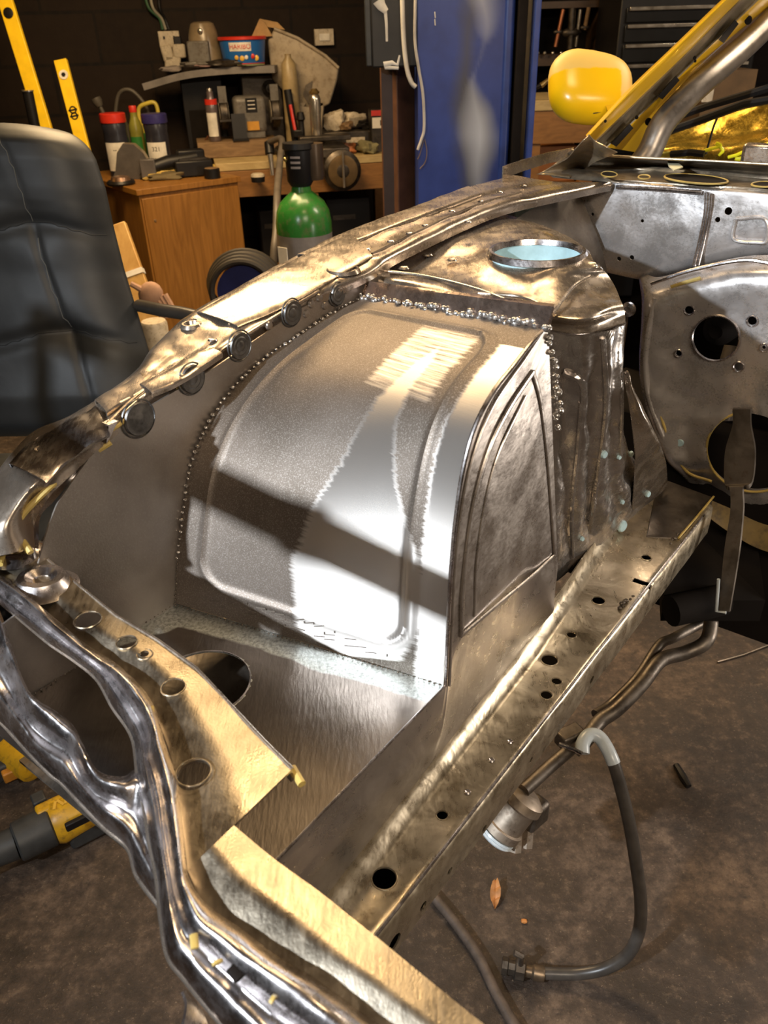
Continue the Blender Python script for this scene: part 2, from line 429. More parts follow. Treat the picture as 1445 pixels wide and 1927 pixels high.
# ------------------------------------------------------------------ the room
def floor_mat():
    m, nt, N, L, bs = nmat('dirty_concrete_floor')
    vec = coordnode(nt)
    n1 = noise_n(nt, vec, 1.6, 6, 0.6, 0.6); n2 = noise_n(nt, vec, 4.5, 9, 0.72, 0.5); n3 = noise_n(nt, vec, 150, 5, 0.75); n4 = noise_n(nt, vec, 34, 6, 0.75)
    c = ramp(nt, n2, [(0.34, (0.022, 0.014, 0.009)), (0.5, (0.060, 0.039, 0.026)), (0.66, (0.16, 0.11, 0.075))])
    c = mixc(nt, ramp(nt, n1, [(0.42, g3(0.0)), (0.6, g3(0.7))]), c, (0.030, 0.020, 0.014))
    c = mixc(nt, ramp(nt, n3, [(0.60, g3(0)), (0.70, g3(0.8))]), c, (0.32, 0.24, 0.16))
    c = mixc(nt, ramp(nt, n3, [(0.28, g3(0.8)), (0.38, g3(0))]), c, (0.02, 0.015, 0.012))
    c = mixc(nt, ramp(nt, n4, [(0.36, g3(0.75)), (0.55, g3(0))]), c, (0.018, 0.012, 0.008))
    c = mixc(nt, ramp(nt, n4, [(0.55, g3(0)), (0.7, g3(0.5))]), c, (0.20, 0.14, 0.09))
    L.new(c, bs.inputs['Base Color'])
    L.new(ramp(nt, n2, [(0.3, g3(0.45)), (0.7, g3(0.8))]), bs.inputs['Roughness'])
    bump(nt, bs, [(n4, 0.35, 0.006), (n3, 0.5, 0.003)])
    return m
def brick_mat():
    m, nt, N, L, bs = nmat('dark_painted_blockwork')
    vec = coordnode(nt, (1, 1, 1), uv=False)
    b = N.new('ShaderNodeTexBrick'); b.inputs['Scale'].default_value = 1; b.offset = 0.5
    for k, v in (('Brick Width', 0.62), ('Row Height', 0.285), ('Mortar Size', 0.012), ('Mortar Smooth', 0.4), ('Bias', 0.0)): b.inputs[k].default_value = v
    L.new(vec, b.inputs['Vector'])
    b.inputs['Color1'].default_value = (0.012, 0.0065, 0.0035, 1); b.inputs['Color2'].default_value = (0.016, 0.009, 0.005, 1); b.inputs['Mortar'].default_value = (0.006, 0.004, 0.003, 1)
    c = mixc(nt, ramp(nt, noise_n(nt, vec, 14, 5, 0.65), [(0.4, g3(0)), (0.8, g3(0.5))]), b.outputs['Color'], (0.024, 0.015, 0.008))
    L.new(c, bs.inputs['Base Color']); bs.inputs['Roughness'].default_value = 0.7; bs.inputs['Specular IOR Level'].default_value = 0.18
    bump(nt, bs, [(b.outputs['Fac'], -1.0, 0.03), (noise_n(nt, vec, 50, 4, 0.6), 0.3, 0.003)])
    return m
fl = MB().box((0.2, 1.6, -0.1), (8.6, 11.2, 0.2)).build('floor', floor_mat(), None, smooth=False); struct(fl)
ce = MB().box((0.2, 1.6, 2.95), (8.6, 11.2, 0.2)).build('ceiling', plain('ceiling_boards', (0.30, 0.24, 0.18), 0.8), None, smooth=False); struct(ce)
WD = Vector((math.sin(math.radians(78)), math.cos(math.radians(78)), 0)); WN = Vector((-WD.y, WD.x, 0))   # back wall: along, away
WP = Vector((-0.8, 6.12, 0))
def wall_slab(name, c, length, yaw, mat, h=2.85):
    # wall in its own frame: local X along, local Y up so that block courses lie level
    mb = MB(); mb.box((0, 0, 0), (length, h, 0.2))
    o = mb.build(name, mat, None, smooth=False)
    o.matrix_world = Matrix.Translation((c[0], c[1], h/2)) @ Matrix.Rotation(yaw, 4, 'Z') @ Matrix.Rotation(math.pi/2, 4, 'X')
    return struct(o)
bm_ = brick_mat()
c = WP + WD*0.6 + WN*0.1
wall_slab('wall_back', c, 9.0, math.radians(12), bm_)
wall_slab('wall_left', (-3.4, 1.3), 8.4, math.radians(90), bm_)
wall_slab('wall_right', (4.1, 1.8), 9.6, math.radians(90), plain('grey_block_wall', (0.34, 0.31, 0.28), 0.7))
wall_slab('wall_front', (0.3, -3.2), 8.0, 0, plain('roller_door_paint', (0.42, 0.40, 0.38), 0.5))

LH = plain('white_enamel_lamp_housing', (0.7, 0.7, 0.68), 0.4)
for a in LAMPS:
    nm, loc, tgt, sx, sy = a[:5]; loc = Vector(loc); d = (Vector(tgt)-loc).normalized()
    q = d.to_track_quat('-Z', 'Y').to_matrix()
    if nm in ('lamp_work', 'lamp_fill_right'):
        t = thing('work_or_fill_lamp', 'black tripod work lamp standing left of and behind the photographer' if nm == 'lamp_work' else 'low black tripod fill lamp added right of the engine bay', 'lamp', (loc.x, loc.y, 0))
        MB().box(loc - d*0.04, (sx+0.04, sy+0.04, 0.06), q).build('housing', M['black'], t, bevel=0.006)
        MB().cyl((loc.x, loc.y, 0.45), loc - d*0.07, 0.014).build('pole', M['black'], t)
        for k in range(3):
            an = k*2.094+0.4
            MB().cyl((loc.x, loc.y, 0.5), (loc.x+0.45*math.cos(an), loc.y+0.45*math.sin(an), 0.012), 0.011).build('leg', M['black'], t)
    else:
        lab = {'lamp_over_bench': 'long ceiling batten lamp above the workbench', 'lamp_over_engine': 'long ceiling batten lamp above the strut tower',
               'lamp_right_aisle': 'long ceiling batten lamp over the right aisle', 'lamp_behind': 'long ceiling batten lamp behind the photographer',
               'lamp_fill_member': 'short ceiling fill lamp added above the wheel arch'}[nm]
        t = thing('ceiling_or_fill_lamp', lab, 'lamp', (loc.x, loc.y, 2.85), 'ceiling batten and fill lamps')
        MB().box((loc.x, loc.y, loc.z+0.055), (sx+0.04, sy+0.04, 0.06), 0 if abs(d.z) > 0.5 else q).build('housing', LH, t, bevel=0.01)
        MB().cyl((loc.x-0.01, loc.y, loc.z+0.08), (loc.x-0.01, loc.y, 2.85), 0.01).build('drop_rod', LH, t)

# ------------------------------------------------------------------ the car body shell
body = thing('car_body_shell', 'bare metal front wing, wheel arch and bulkhead of a stripped yellow car', 'car', car(0.9, -0.5, 0))
V0, V1 = -0.695, -0.343
ZF = [(0.345, 1.17), (0.425, 1.207), (0.568, 1.226), (0.726, 1.258), (0.868, 1.273), (1.244, 1.302), (1.6, 1.303)]
def zf(u, v): return pw(u, ZF)
def zm(u, v): return 1.10 - (max(-0.9, min(0.1, v))+0.75)*0.11
def P(pt, f, off=0.0):
    if len(pt) == 3: return onz(pt[0], pt[1], pt[2]+off)
    return onh(pt[0], pt[1], f, off)
def PP(pts, f, off=0.0): return [P(p, f, off) for p in pts]
def mixpx(a, b, t):
    return [tuple(lerp(x, y, t) for x, y in zip(p, q)) for p, q in zip(a, b)]

# upper wing rail
FO = [(-90,1060,1.10),(-60,960,1.14),(0,880,1.165),(60,815),(130,783),(241,712),(287,654),(329,613),(370,583),(482,521),(580,470),(665,434),(790,388),(870,357),(960,331)]
FM = [(10,1044,1.12),(5,985,1.15),(40,905,1.175),(95,850),(165,805),(270,722),(330,680),(375,650),(420,608),(540,542),(640,490),(720,455),(845,400),(925,368),(1050,342)]
FI = [(62,1030,1.11),(58,965,1.14),(84,915,1.17),(135,865),(191,815),(295,738),(345,713),(399,670),(457,631),(582,561),(686,514),(760,471),(900,406),(985,379),(1150,344)]
rails = [PP(FO, zf, -0.03), PP(FO, zf, -0.002), PP(mixpx(FO, FM, 0.5), zf, 0.004), PP(FM, zf, 0.001), PP(mixpx(FM, FI, 0.5), zf, 0.005), PP(FI, zf, 0.0)]
rails.append([p - Z*0.014 for p in rails[-1]])
rails[0] = [Vector((q.x, q.y, q.z-0.03)) for q in rails[1]]
G = loftk(rails, 10, 5); dent(G, 0.0022, 22, Z, 3.1)
wing = MB().grid(G, 0.002, Z).build('upper_wing_rail', M['fender'], body)
ct = MB()
for x, y, r in ((361, 612, 0.0075), (75, 833, 0.005), (318, 712, 0.006), (645, 509, 0.012)):
    p = onh(x, y, zf); ct.cyl(p - Z*0.05, p + Z*0.05, r, seg=20)
cut(wing, ct)
def ring(name, p, ax, R, r, mat, parent, label=None, seg=28):
    ax = Vector(ax).normalized()
    prof = [(R-r, -r*0.6), (R-r*0.4, r*0.9), (R+r*0.4, r*0.9), (R+r*1.3, -r*0.6)]
    mb = MB(); mb.lathe(p, ax, prof+[prof[0]], seg, caps=False)
    return mb.build(name, mat, parent, label=label)
ring('pressed_rim', onh(361, 612, zf, 0.004), Z, 0.011, 0.003, M['fender'], wing)
ring('pressed_rim', onh(78, 846, zf, 0.006), Z, 0.006, 0.002, M['fender'], wing)
ring('pressed_rim', onh(645, 509, zf, 0.005), Z, 0.021, 0.003, M['fender'], wing)
bt = MB(); p = onh(645, 509, zf, -0.004); bt.lathe(p, Z, [(0.016, 0), (0.016, 0.003), (0.009, 0.005), (0.004, 0.005), (0.004, 0.002)], 24)
bt.build('bolt_insert', M['silver'], wing)
# overlapping doubler plates on the wing rail
def doubler(name, a, b, off, mat, amp=0.0012, n=10, f=zf, seed=5, parent=body):
    ra, rb = PP(a, f, off), PP(b, f, off)
    md = [x.lerp(y, 0.5)+Z*0.0015 for x, y in zip(ra, rb)]
    ed = [p - Z*0.006 for p in ra]; ee = [p - Z*0.006 for p in rb]
    g = loftk([ed, ra, md, rb, ee], n, 3, True); dent(g, amp, 26, Z, seed)
    return MB().grid(g, 0.0015, Z).build(name, mat, parent)
doubler('doubler_plate', [(372,586),(482,526),(580,475),(660,440)], [(445,612),(560,560),(640,512),(700,480)], 0.008, M['fender'])
doubler('doubler_plate', [(18,872,1.18),(64,822,1.185),(128,789,1.2),(178,762,1.205)], [(84,905,1.18),(118,868,1.185),(170,830,1.2),(205,812,1.205)], 0.006, M['silver'], 0.003)
doubler('edge_bracket', [(262,722),(305,700),(350,672),(395,655)], [(285,738),(325,722),(372,695),(418,664)], 0.009, M['fender'], 0.002)
doubler('edge_bracket', [(178,752),(205,735),(235,722),(262,700)], [(200,775),(222,760),(250,745),(280,728)], 0.007, M['fender'], 0.001)
doubler('outer_flange_strip', [(560,478),(665,430),(790,384),(880,350)], [(600,486),(690,445),(815,398),(905,364)], 0.006, M['fender'])
lip = [onh(x, y, zf) for x, y in ((946,336),(985,322),(1030,308),(1078,298))]
MB().grid([lip, [p+Z*0.022 for p in lip]], 0.002, FW*-1).build('standing_flange', M['tower'], body)
for pts in ([(410,668),(430,650),(520,594),(600,548)], [(200,800),(262,742),(330,700),(400,655)], [(430,612),(520,560),(590,520),(650,498)], [(700,478),(800,430),(900,385),(980,362)]):
    MB().tube(spline([onh(x, y, zf, 0.005) for x, y in pts], 8), 0.0022, 8).build('swage_line', M['fender'], wing)
for x, y in ((690,470),(735,455),(770,440),(800,425),(850,398),(880,418),(560,548),(520,566),(455,606),(400,640),(905,380),(940,362),(985,350)):
    p = onh(x, y, zf, 0.005); MB().lathe(p, Z, [(0.006, 0), (0.005, 0.0015), (0.0025, 0.0005)], 14).build('spot_weld', M['silver'], wing)
# yellow paint left along the inner lip
for pts, rr in (([(205,812),(230,795),(258,770)], 0.0024), ([(330,730),(352,722),(378,706)], 0.003), ([(398,676),(414,668)], 0.003), ([(520,592),(560,574),(600,556)], 0.002)):
    MB().tube(spline([onh(x, y, zf, -0.006) for x, y in pts], 6), rr, 8).build('paint_residue', M['paint_edge'], wing)
# curved corner pressing down to the front member
cor = loftk([[onz(191,812,1.203), onz(120,868,1.178), onz(78,918,1.165), onz(52,962,1.14), onz(58,1026,1.11)],
             [onz(205,832,1.185), onz(135,888,1.16), onz(86,935,1.15), onz(60,968,1.13), onz(62,1028,1.105)],
             [onz(212,836,1.18), onz(142,896,1.155), onz(98,942,1.14), onz(72,975,1.12), onz(70,1034,1.10)]], 10, 5)
MB().grid(cor, 0.002, Z).build('corner_pressing', M['silver'], body)
MB().tube(spline([onz(208,832,1.19), onz(150,870,1.175), onz(88,922,1.165), onz(40,972,1.145), onz(32,1000,1.13), onz(58,1040,1.115)], 10), 0.0035, 8).build('corner_lip', M['paint_edge'], body)

# inner apron sheet
rows = []
for i in range(26):
    t = i/25; row = []
    for j in range(60):
        u = 0.06 + 0.86*j/59
        zt = min(pw(u, [(0.06, 1.02), (0.29, 1.06), (0.345, 1.15)]+ZF[1:]) - 0.006, 1.30); z = 0.93 + (zt-0.93)*t
        bulge = 0.004*noise.noise(Vector((u*6, z*7, 2)))
        row.append(car(u, V0 + bulge, z))
    rows.append(row)
apron = MB().grid(rows, 0.002, V).build('inner_apron_panel', M['sheet'], body)
for x, y, s in ((258, 787, 1.15), (358, 712, 1), (448, 650, 1), (546, 588, 0.95), (632, 553, 0.85)):
    p = onv(x, y, V0) + V*0.0045
    MB().lathe(p, V, [(0.0165*s, -0.001), (0.0155*s, 0.0010), (0.0115*s, 0.0003), (0.0100*s, 0.0012), (0.0065*s, 0.0004), (0.0045*s, 0.0016), (0.0012, 0.002)], 28).build('plug_weld', M['rosette'], apron)
    ring('weld_halo', p - V*0.002, V, 0.0185*s, 0.0009, M['rosette'], apron)
for x, y in ((505,612),(585,572),(600,560),(610,575),(650,545),(575,590)):
    MB().lathe(onv(x, y, V0), V, [(0.006, 0), (0.0045, 0.003), (0.001, 0.004)], 12).build('pressed_dimple', M['sheet'], apron)
g_ = [onv(200,835,V0+0.012), onv(208,822,V0+0.012), onv(222,792,V0+0.012), onv(205,800,V0+0.012)]
MB().prism(g_, V*-0.012).build('corner_gusset', M['silver'], body)

# wheel arch tub
AL = [(330,1135),(334,1050),(345,960),(358,880),(385,810),(430,740),(490,680),(560,632),(620,592),(680,560)]
AR = [(838,1290),(843,1180),(848,1080),(857,980),(872,880),(895,800),(930,735),(965,690),(1000,645),(1030,615)]
NA, NT = 150, 110
la = resample(spline([onv(x, y, V0+0.002) for x, y in AL], 10), NA); ra = resample(spline([onv(x, y, V1) for x, y in AR], 10), NA)
Ls = sum((b-a).length for a, b in zip(la, la[1:]))*0.5 + sum((b-a).length for a, b in zip(ra, ra[1:]))*0.5; Lt = (ra[0]-la[0]).length
def rrect(sx, ty, s0, s1, t0, t1, r):
    cx, cy = (s0+s1)/2, (t0+t1)/2; qx = abs(sx-cx)-(s1-s0)/2+r; qy = abs(ty-cy)-(t1-t0)/2+r
    return math.hypot(max(qx, 0), max(qy, 0)) + min(max(qx, qy), 0) - r
base = [[la[i].lerp(ra[i], j/(NT-1)) for j in range(NT)] for i in range(NA)]
G = []; sand = []
for i in range(NA):
    row = []
    for j in range(NT):
        s, t = i/(NA-1), j/(NT-1)
        a = base[min(i+1, NA-1)][j]-base[max(i-1, 0)][j]; b = base[i][min(j+1, NT-1)]-base[i][max(j-1, 0)]
        n = b.cross(a).normalized()
        if n.z < 0 and n.dot(U) > 0: n = -n
        if n.dot(U) > 0.2: n = -n
        S, T = s*Ls, t*Lt
        d = rrect(S, T, 0.07*Ls, 0.93*Ls, 0.10*Lt, 0.86*Lt, 0.035)
        h = 0.0028*math.exp(-(d/0.0045)**2) if d < 0 else 0.0028*math.exp(-(d/0.0045)**2)
        h += -0.0012*(1 if d < 0 else 0)*min(1, -d/0.004) if d < 0 else 0
        if t > 0.8 and s < 0.93: h += 0.0012*math.exp(-((d-0.009)/0.003)**2)
        h += 0.0014*noise.noise(Vector((S*9, T*7, 1.3)))
        row.append(base[i][j] + n*h)
        # sanded patches laid out on the sheet itself
        m1 = 0.0
        w = pw(s, [(0.0, 0.02), (0.03, 0.18), (0.2, 0.25), (0.32, 0.20), (0.48, 0.10), (0.62, 0.055), (0.8, 0.03), (0.86, 0.0)])
        ccen = pw(s, [(0, 0.66), (0.25, 0.71), (0.6, 0.66), (0.8, 0.68)])
        if w > 0: m1 = max(0, min(1, 0.5 + (w-abs(t-ccen))*12))
        m2 = max(0, min(1, 0.5 - rrect(s, t, 0.66, 0.93, 0.50, 0.82, 0.03)*14))
        m3 = max(0, min(1, 0.5 + (t-0.90)*20)) * (1 if s < 0.9 else 0)
        sand.append(max(m1, m2*0.5, m3*0.9))
    G.append(row)
mb = MB().grid(G, 0.002, Z - U); arch = mb.build('wheel_arch_tub', M['arch'], body)
at = arch.data.attributes.new('sanded', 'FLOAT', 'POINT')
for k in range(len(arch.data.vertices)): at.data[k].value = sand[k % (NA*NT)]

def bead(name, pts, r, mat, parent, step=0.006, squash=0.6, jit=0.35):
    pts = resample(spline(pts, 8), max(6, int(sum((Vector(b)-Vector(a)).length for a, b in zip(pts, pts[1:]))/step)))
    mb = MB()
    for p in pts:
        q = p + Vector((random.uniform(-1, 1), random.uniform(-1, 1), random.uniform(-1, 1)))*r*jit
        mb.ball(q, r*random.uniform(0.7, 1.25), (1, 1, squash+0.2), 8, 5)
    return mb.build(name, mat, parent)
bead('weld_seam', [onv(x, y, V0+0.004) for x, y in AL[1:]], 0.0026, M['weld'], arch, 0.008)
bead('weld_seam', [onv(x, y, V0+0.003) for x, y in AL[:2]]+[onv(332,1120,V0+0.003)], 0.0012, M['dusty'], arch, 0.005)
top_line = [ra[-1].lerp(la[-1], k/7) for k in range(8)]
bead('weld_seam', [p + Z*0.002 - U*0.002 for p in top_line], 0.0042, M['weld'], arch, 0.006, jit=0.8)
MB().tube(ra, 0.0022, 8).build('folded_edge', M['silver'], arch)
# heat stained lead-in strip above the weld, closing the arch against the tower
strip = [[p - U*0.004 - Z*0.003 for p in top_line[::-1]], [p + Z*0.02 + U*0.012 for p in top_line[::-1]], [onz(x, y, 1.247) for x, y in ((678,540),(730,560),(785,574),(840,586),(890,594),(940,600),(990,608),(1035,618))]]
MB().grid(loftk(strip, 6, 4), 0.002, Z).build('heat_stained_strip', metal('heat_stained_steel', (0.16, 0.10, 0.07), (0.42, 0.33, 0.28), 0.2, 0.4, wave=0.4, wscale=30), body)
ink = plain('rolled_pencil_marks', (0.10, 0.085, 0.07), 0.8)
for k, (a, b) in enumerate((((400,1128),(700,1216)), ((415,1140),(748,1240)), ((408,1120),(640,1190)))):
    mk = MB(); n = 26
    for i in range(n):
        if random.random() < 0.3: continue
        t0, t1 = i/n, (i+0.7)/n
        q = [onv(1, 1, -1)]*0
        def onarch(x, y):
            s = 0.03; pz = onz(x, y, 0.957); return pz
        pa = onarch(lerp(a[0], b[0], t0), lerp(a[1], b[1], t0)+random.uniform(-1, 1)); pb = onarch(lerp(a[0], b[0], t1), lerp(a[1], b[1], t1)+random.uniform(-1, 1))
        # drop onto the lower edge of the arch sheet
        def stick(p):
            best = min((G[i2][j2] for i2 in range(0, 30, 1) for j2 in range(0, NT, 4)), key=lambda g: ((g-OR).normalized()-(p-OR).normalized()).length)
            return best - U*0.0012 + Z*0.0004
        pa, pb = stick(pa), stick(pb)
        if (pb-pa).length > 1e-4: mk.tube([pa, pb], 0.0005, 5)
    if mk.v: mk.build('scribed_mark', ink, arch)

# floor plate with round hole
pl = []; fl_s = []
NU, NV = 60, 60
UFA, UFB = onz(-60, 1335, 0.95).dot(U), 0.215
for i in range(NU):
    row = []
    for j in range(NV):
        t = j/(NV-1); v = V0 + (V1-V0)*t; ub = lerp(0.464, 0.537, t); u = lerp(ub, lerp(UFA, UFB, t), i/(NU-1))
        row.append(car(u, v, 0.95 + 0.0012*noise.noise(Vector((u*8, v*8, 0)))))
        db = (ub-u); dl = (v-V0); dr = V1-v
        fl_s.append(max(0, min(1, 0.5 + (min(db-0.032, dl-0.035+max(0, 0.42-u)*0.5, dr+0.02))*22)))
    pl.append(row)
fp = MB().grid(pl, 0.002, Z).build('arch_floor_plate', M['fplate'], body)
at = fp.data.attributes.new('sanded', 'FLOAT', 'POINT')
for k in range(len(fp.data.vertices)): at.data[k].value = fl_s[k % (NU*NV)]
hc = car(0.387, -0.560, 0.95)
cut(fp, MB().cyl(hc - Z*0.02, hc + Z*0.02, 0.052, seg=56))
ring('hole_edge', hc + Z*0.0005, Z, 0.052, 0.0008, M['silver'], fp, seg=56)
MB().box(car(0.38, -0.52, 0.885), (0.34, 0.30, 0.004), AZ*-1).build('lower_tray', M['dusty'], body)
bead('weld_seam', [car(lerp(0.46, 0.533, t/9), lerp(V0+0.005, V1-0.005, t/9), 0.952) for t in range(10)], 0.0012, M['dusty'], fp, 0.006)
bead('weld_seam', [car(0.46-0.38*t/9, V0+0.002, 0.952) for t in range(10)], 0.0012, M['dusty'], fp, 0.006)
MB().tube([car(0.535, V1, 0.951), car(0.3, V1, 0.951), car(0.22, V1, 0.951)], 0.0014, 8).build('folded_edge', M['silver'], fp)

# inner side panel (closes the tub towards the engine bay)
def vr(u): return pw(u, [(0.3, -0.348), (0.8, -0.372), (1.33, -0.420)])
rows = []; NS = 80
for i in range(NS):
    s = i/(NS-1)
    rowtop = None
    q = 0.21 + (0.800-0.21)*s
    if q < 0.537: top = car(q, V1, 0.95)
    else:
        # height of the arch edge at this distance along the car
        zz = 1.296
        for a, b in zip(ra, ra[1:]):
            ua, ub = a.dot(U), b.dot(U)
            if min(ua, ub) <= q <= max(ua, ub) and abs(ub-ua) > 1e-6: zz = a.z + (b.z-a.z)*(q-ua)/(ub-ua)
        if q > ra[-1].dot(U): zz = lerp(ra[-1].z, 0.955, min(1, (q-ra[-1].dot(U))/(0.800-ra[-1].dot(U))))
        top = car(q, V1, zz)
    bot = car(q, vr(q)+0.001, 0.822)
    rows.append([car(q, V1 + (vr(q)+0.001-V1)*max(0, (k/23-0.55)/0.45), top.z + (0.822-top.z)*k/23) + V*0.0015*noise.noise(Vector((q*9, k*0.25, 4))) for k in range(24)])
side = MB().grid(rows, 0.002, V).build('inner_side_panel', M['side'], body)
def onside(pts): return spline([onv(x, y, V1+0.001) for x, y in pts], 8)
sec = [(868,1196),(870,1120),(880,1020),(897,925),(925,835),(962,762),(1003,700)]
MB().tube(onside(sec), 0.0035, 8, flat=(V, 0.6)).build('swage_line', M['side'], side)
MB().tube(onside([(1003,700),(1018,760),(1032,880),(1044,1044)]), 0.003, 8, flat=(V, 0.6)).build('swage_line', M['side'], side)
MB().tube(onside([(1044,1044),(1000,1085),(940,1135),(868,1196)]), 0.003, 8, flat=(V, 0.6)).build('swage_line', M['side'], side)
MB().tube(onside([(893,1160),(897,1060),(912,950),(940,850),(990,745)]), 0.002, 8, flat=(V, 0.6)).build('swage_line', M['side'], side)
MB().tube(onside([(846,1290),(852,1150),(862,1010),(885,880),(925,770),(985,680),(1022,625)]), 0.002, 8, flat=(V, 0.7)).build('swage_line', M['side'], side)

# chassis rail
prof = [(0.0, 0.832), (0.002, 0.818), (0.006, 0.807), (0.012, 0.802), (0.018, 0.800), (0.024, 0.8015), None]
rows = []
US = [0.23 + 1.11*k/110 for k in range(111)]
def sec_at(u):
    a = vr(u); b = -0.290
    pts = [(a, 0.834), (a+0.001, 0.822), (a+0.005, 0.812), (a+0.010, 0.8075), (a+0.013, 0.803), (a+0.018, 0.8005), (b-0.012, 0.8005), (b-0.007, 0.802), (b-0.003, 0.8005), (b, 0.796), (b+0.001, 0.77), (b, 0.742), (b-0.004, 0.736), (b-0.012, 0.734), (b-0.05, 0.734)]
    return pts
R_ = [[car(u, v + 0.0012*noise.noise(Vector((u*10, v*30, 1))), z + 0.0012*noise.noise(Vector((u*14, v*20, 6)))) for v, z in sec_at(u)] for u in US]
rail = MB().grid(R_, 0.002, Z).build('chassis_rail', M['rail'], body)
ct = MB()
HO = [(723,1653,0.0125),(832,1534,0.006),(1034,1242,0.011),(1028,1308,0.0075),(1047,1282,0.0065),(1075,1195,0.0065),(1126,1130,0.0095),(1216,1049,0.0075)]
for x, y, r in HO:
    p = onz(x, y, 0.80); ct.cyl(p-Z*0.03, p+Z*0.03, r, seg=24)
for x, y, r in ((742,1775,0.011),(797,1706,0.006),(847,1640,0.005),(912,1560,0.005),(1000,1430,0.004),(1115,1280,0.006),(1226,1105,0.006)):
    p = onv(x, y, -0.289); ct.cyl(p-V*0.03, p+V*0.03, r, seg=20)
cut(rail, ct)
for x, y, r in HO: ring('pressed_rim', onz(x, y, 0.8005), Z, r+0.0008, 0.001, M['rail'], rail)
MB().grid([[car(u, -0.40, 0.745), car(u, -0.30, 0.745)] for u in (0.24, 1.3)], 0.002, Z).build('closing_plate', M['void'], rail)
MB().tube([car(0.24, -0.293, 0.8015), car(0.7, -0.293, 0.8015), car(1.30, -0.293, 0.8015)], 0.0018, 8).build('folded_edge', M['silver'], rail)
for x, y in ((1272,1010),(1180,1130)):
    bead('weld_spatter', [onz(x-12, y+14, 0.802), onz(x, y, 0.802), onz(x+8, y-8, 0.802)], 0.003, M['dusty'], rail, 0.004, jit=1.2)
for x, y in ((925,1430),(880,1490),(960,1395)):
    MB().lathe(onz(x, y, 0.801), Z, [(0.004, 0), (0.003, 0.0012), (0.0015, 0.0004)], 14).build('spot_weld', M['silver'], rail)
# rail extension box at the bulkhead
ext = [onz(1236,912,0.80), onz(1248,903,0.80), onz(1342,938,0.80), onz(1276,1016,0.80), onz(1215,1012,0.80)]
MB().prism([p+Z*0.003 for p in ext], Z*-0.085).build('rail_extension', M['dusty'], body, smooth=False, bevel=0.003)
MB().tube([p+Z*0.004 for p in (onz(1276,1016,0.8), onz(1312,974,0.8), onz(1342,938,0.8))], 0.002, 6).build('paint_residue', M['paint_edge'], body)
MB().prism([onz(1240,930,0.72), onz(1420,985,0.72), onz(1440,1130,0.6), onz(1250,1130,0.6)], Z*-0.05).build('subframe_plate', M['void'], body)

# strut tower top
TT = [([(668,546),(760,574),(850,593),(950,605),(1035,621),(1100,628),(1176,608)], 1.233),
      ([(676,534),(765,560),(855,580),(955,595),(1038,611),(1102,617),(1176,596)], 1.240),
      ([(690,515),(780,536),(870,557),(965,580),(1045,596),(1110,598),(1170,570)], 1.255),
      ([(712,502),(800,510),(890,530),(975,560),(1045,574),(1102,566),(1156,538)], 1.2525),
      ([(755,478),(835,470),(915,490),(988,520),(1050,530),(1098,524),(1140,514)], 1.262),
      ([(820,442),(880,435),(940,455),(1005,487),(1065,500),(1102,502),(1128,502)], 1.274),
      ([(870,415),(920,412),(955,418),(1000,430),(1052,455),(1090,475),(1118,490)], 1.279),
      ([(900,404),(935,402),(962,406),(1004,418),(1050,436),(1085,455),(1108,474)], 1.270)]
rails = [[onz(x, y, z) for x, y in pts] for pts, z in TT]
G2 = loftk(rails, 14, 7)
for i in range(len(G2)):
    for j in range(len(G2[0])):
        p = G2[i][j]; w = min(1, 5*min(i/(len(G2)-1), 1-i/(len(G2)-1))+0.1)
        cx_ = onz(1010, 478, 1.275); d = (Vector((p.x, p.y, 0))-Vector((cx_.x, cx_.y, 0))).length
        # pressed facets radiating from the strut hole
        an = math.atan2(p.y-cx_.y, p.x-cx_.x)
        k = 0.006*max(0, math.cos(an*5+1.0))*math.exp(-((d-0.17)/0.08)**2)
        flat = math.exp(-(d/0.08)**4)
        p = p + Z*(w*(k + 0.003*noise.noise(p*14)))*(1-flat)
        p.z = lerp(p.z, 1.275, flat*0.9); G2[i][j] = p
tower = MB().grid(G2, 0.003, Z).build('strut_tower_top', M['tower'], body)
tc_ = onz(1010, 478, 1.275)
cut(tower, MB().cyl(tc_ - Z*0.05, tc_ + Z*0.04, 0.064, seg=48))
ring('strut_hole_rim', tc_ + Z*0.002, Z, 0.066, 0.005, M['silver'], tower, seg=56)
mb = MB(); mb.lathe(tc_ - Z*0.055, Z, [(0.060, 0), (0.063, 0.057), (0.065, 0.058), (0.062, -0.0)], 56, caps=False)
mb.build('strut_hole_sleeve', M['paleblue'], tower, label='pale blue inner sleeve')
MB().lathe(tc_ - Z*0.06, Z, [(0.061, 0), (0.061, 0.004)], 40).build('strut_cup_floor', M['paleblue'], tower)
for pts in ([(705,508,1.262),(800,520,1.262),(900,545,1.262),(985,578,1.262),(1040,590,1.262)], [(1040,590,1.262),(1078,540,1.268),(1110,520,1.272)], [(900,552,1.262),(985,560,1.262),(1040,586,1.262)]):
    MB().tube(spline([onz(*p) for p in pts], 10), 0.0022, 8).build('swage_line', M['tower'], tower)
MB().tube(spline([onz(x, y, 1.232) for x, y in TT[0][0]], 10), 0.0022, 8).build('folded_edge', M['silver'], tower)
for x, y in ((760,505),(850,490),(805,480),(905,460)):
    MB().lathe(onz(x, y, 1.262), Z, [(0.008, 0), (0.006, 0.002), (0.003, 0.001)], 16).build('spot_weld', M['tower'], tower)

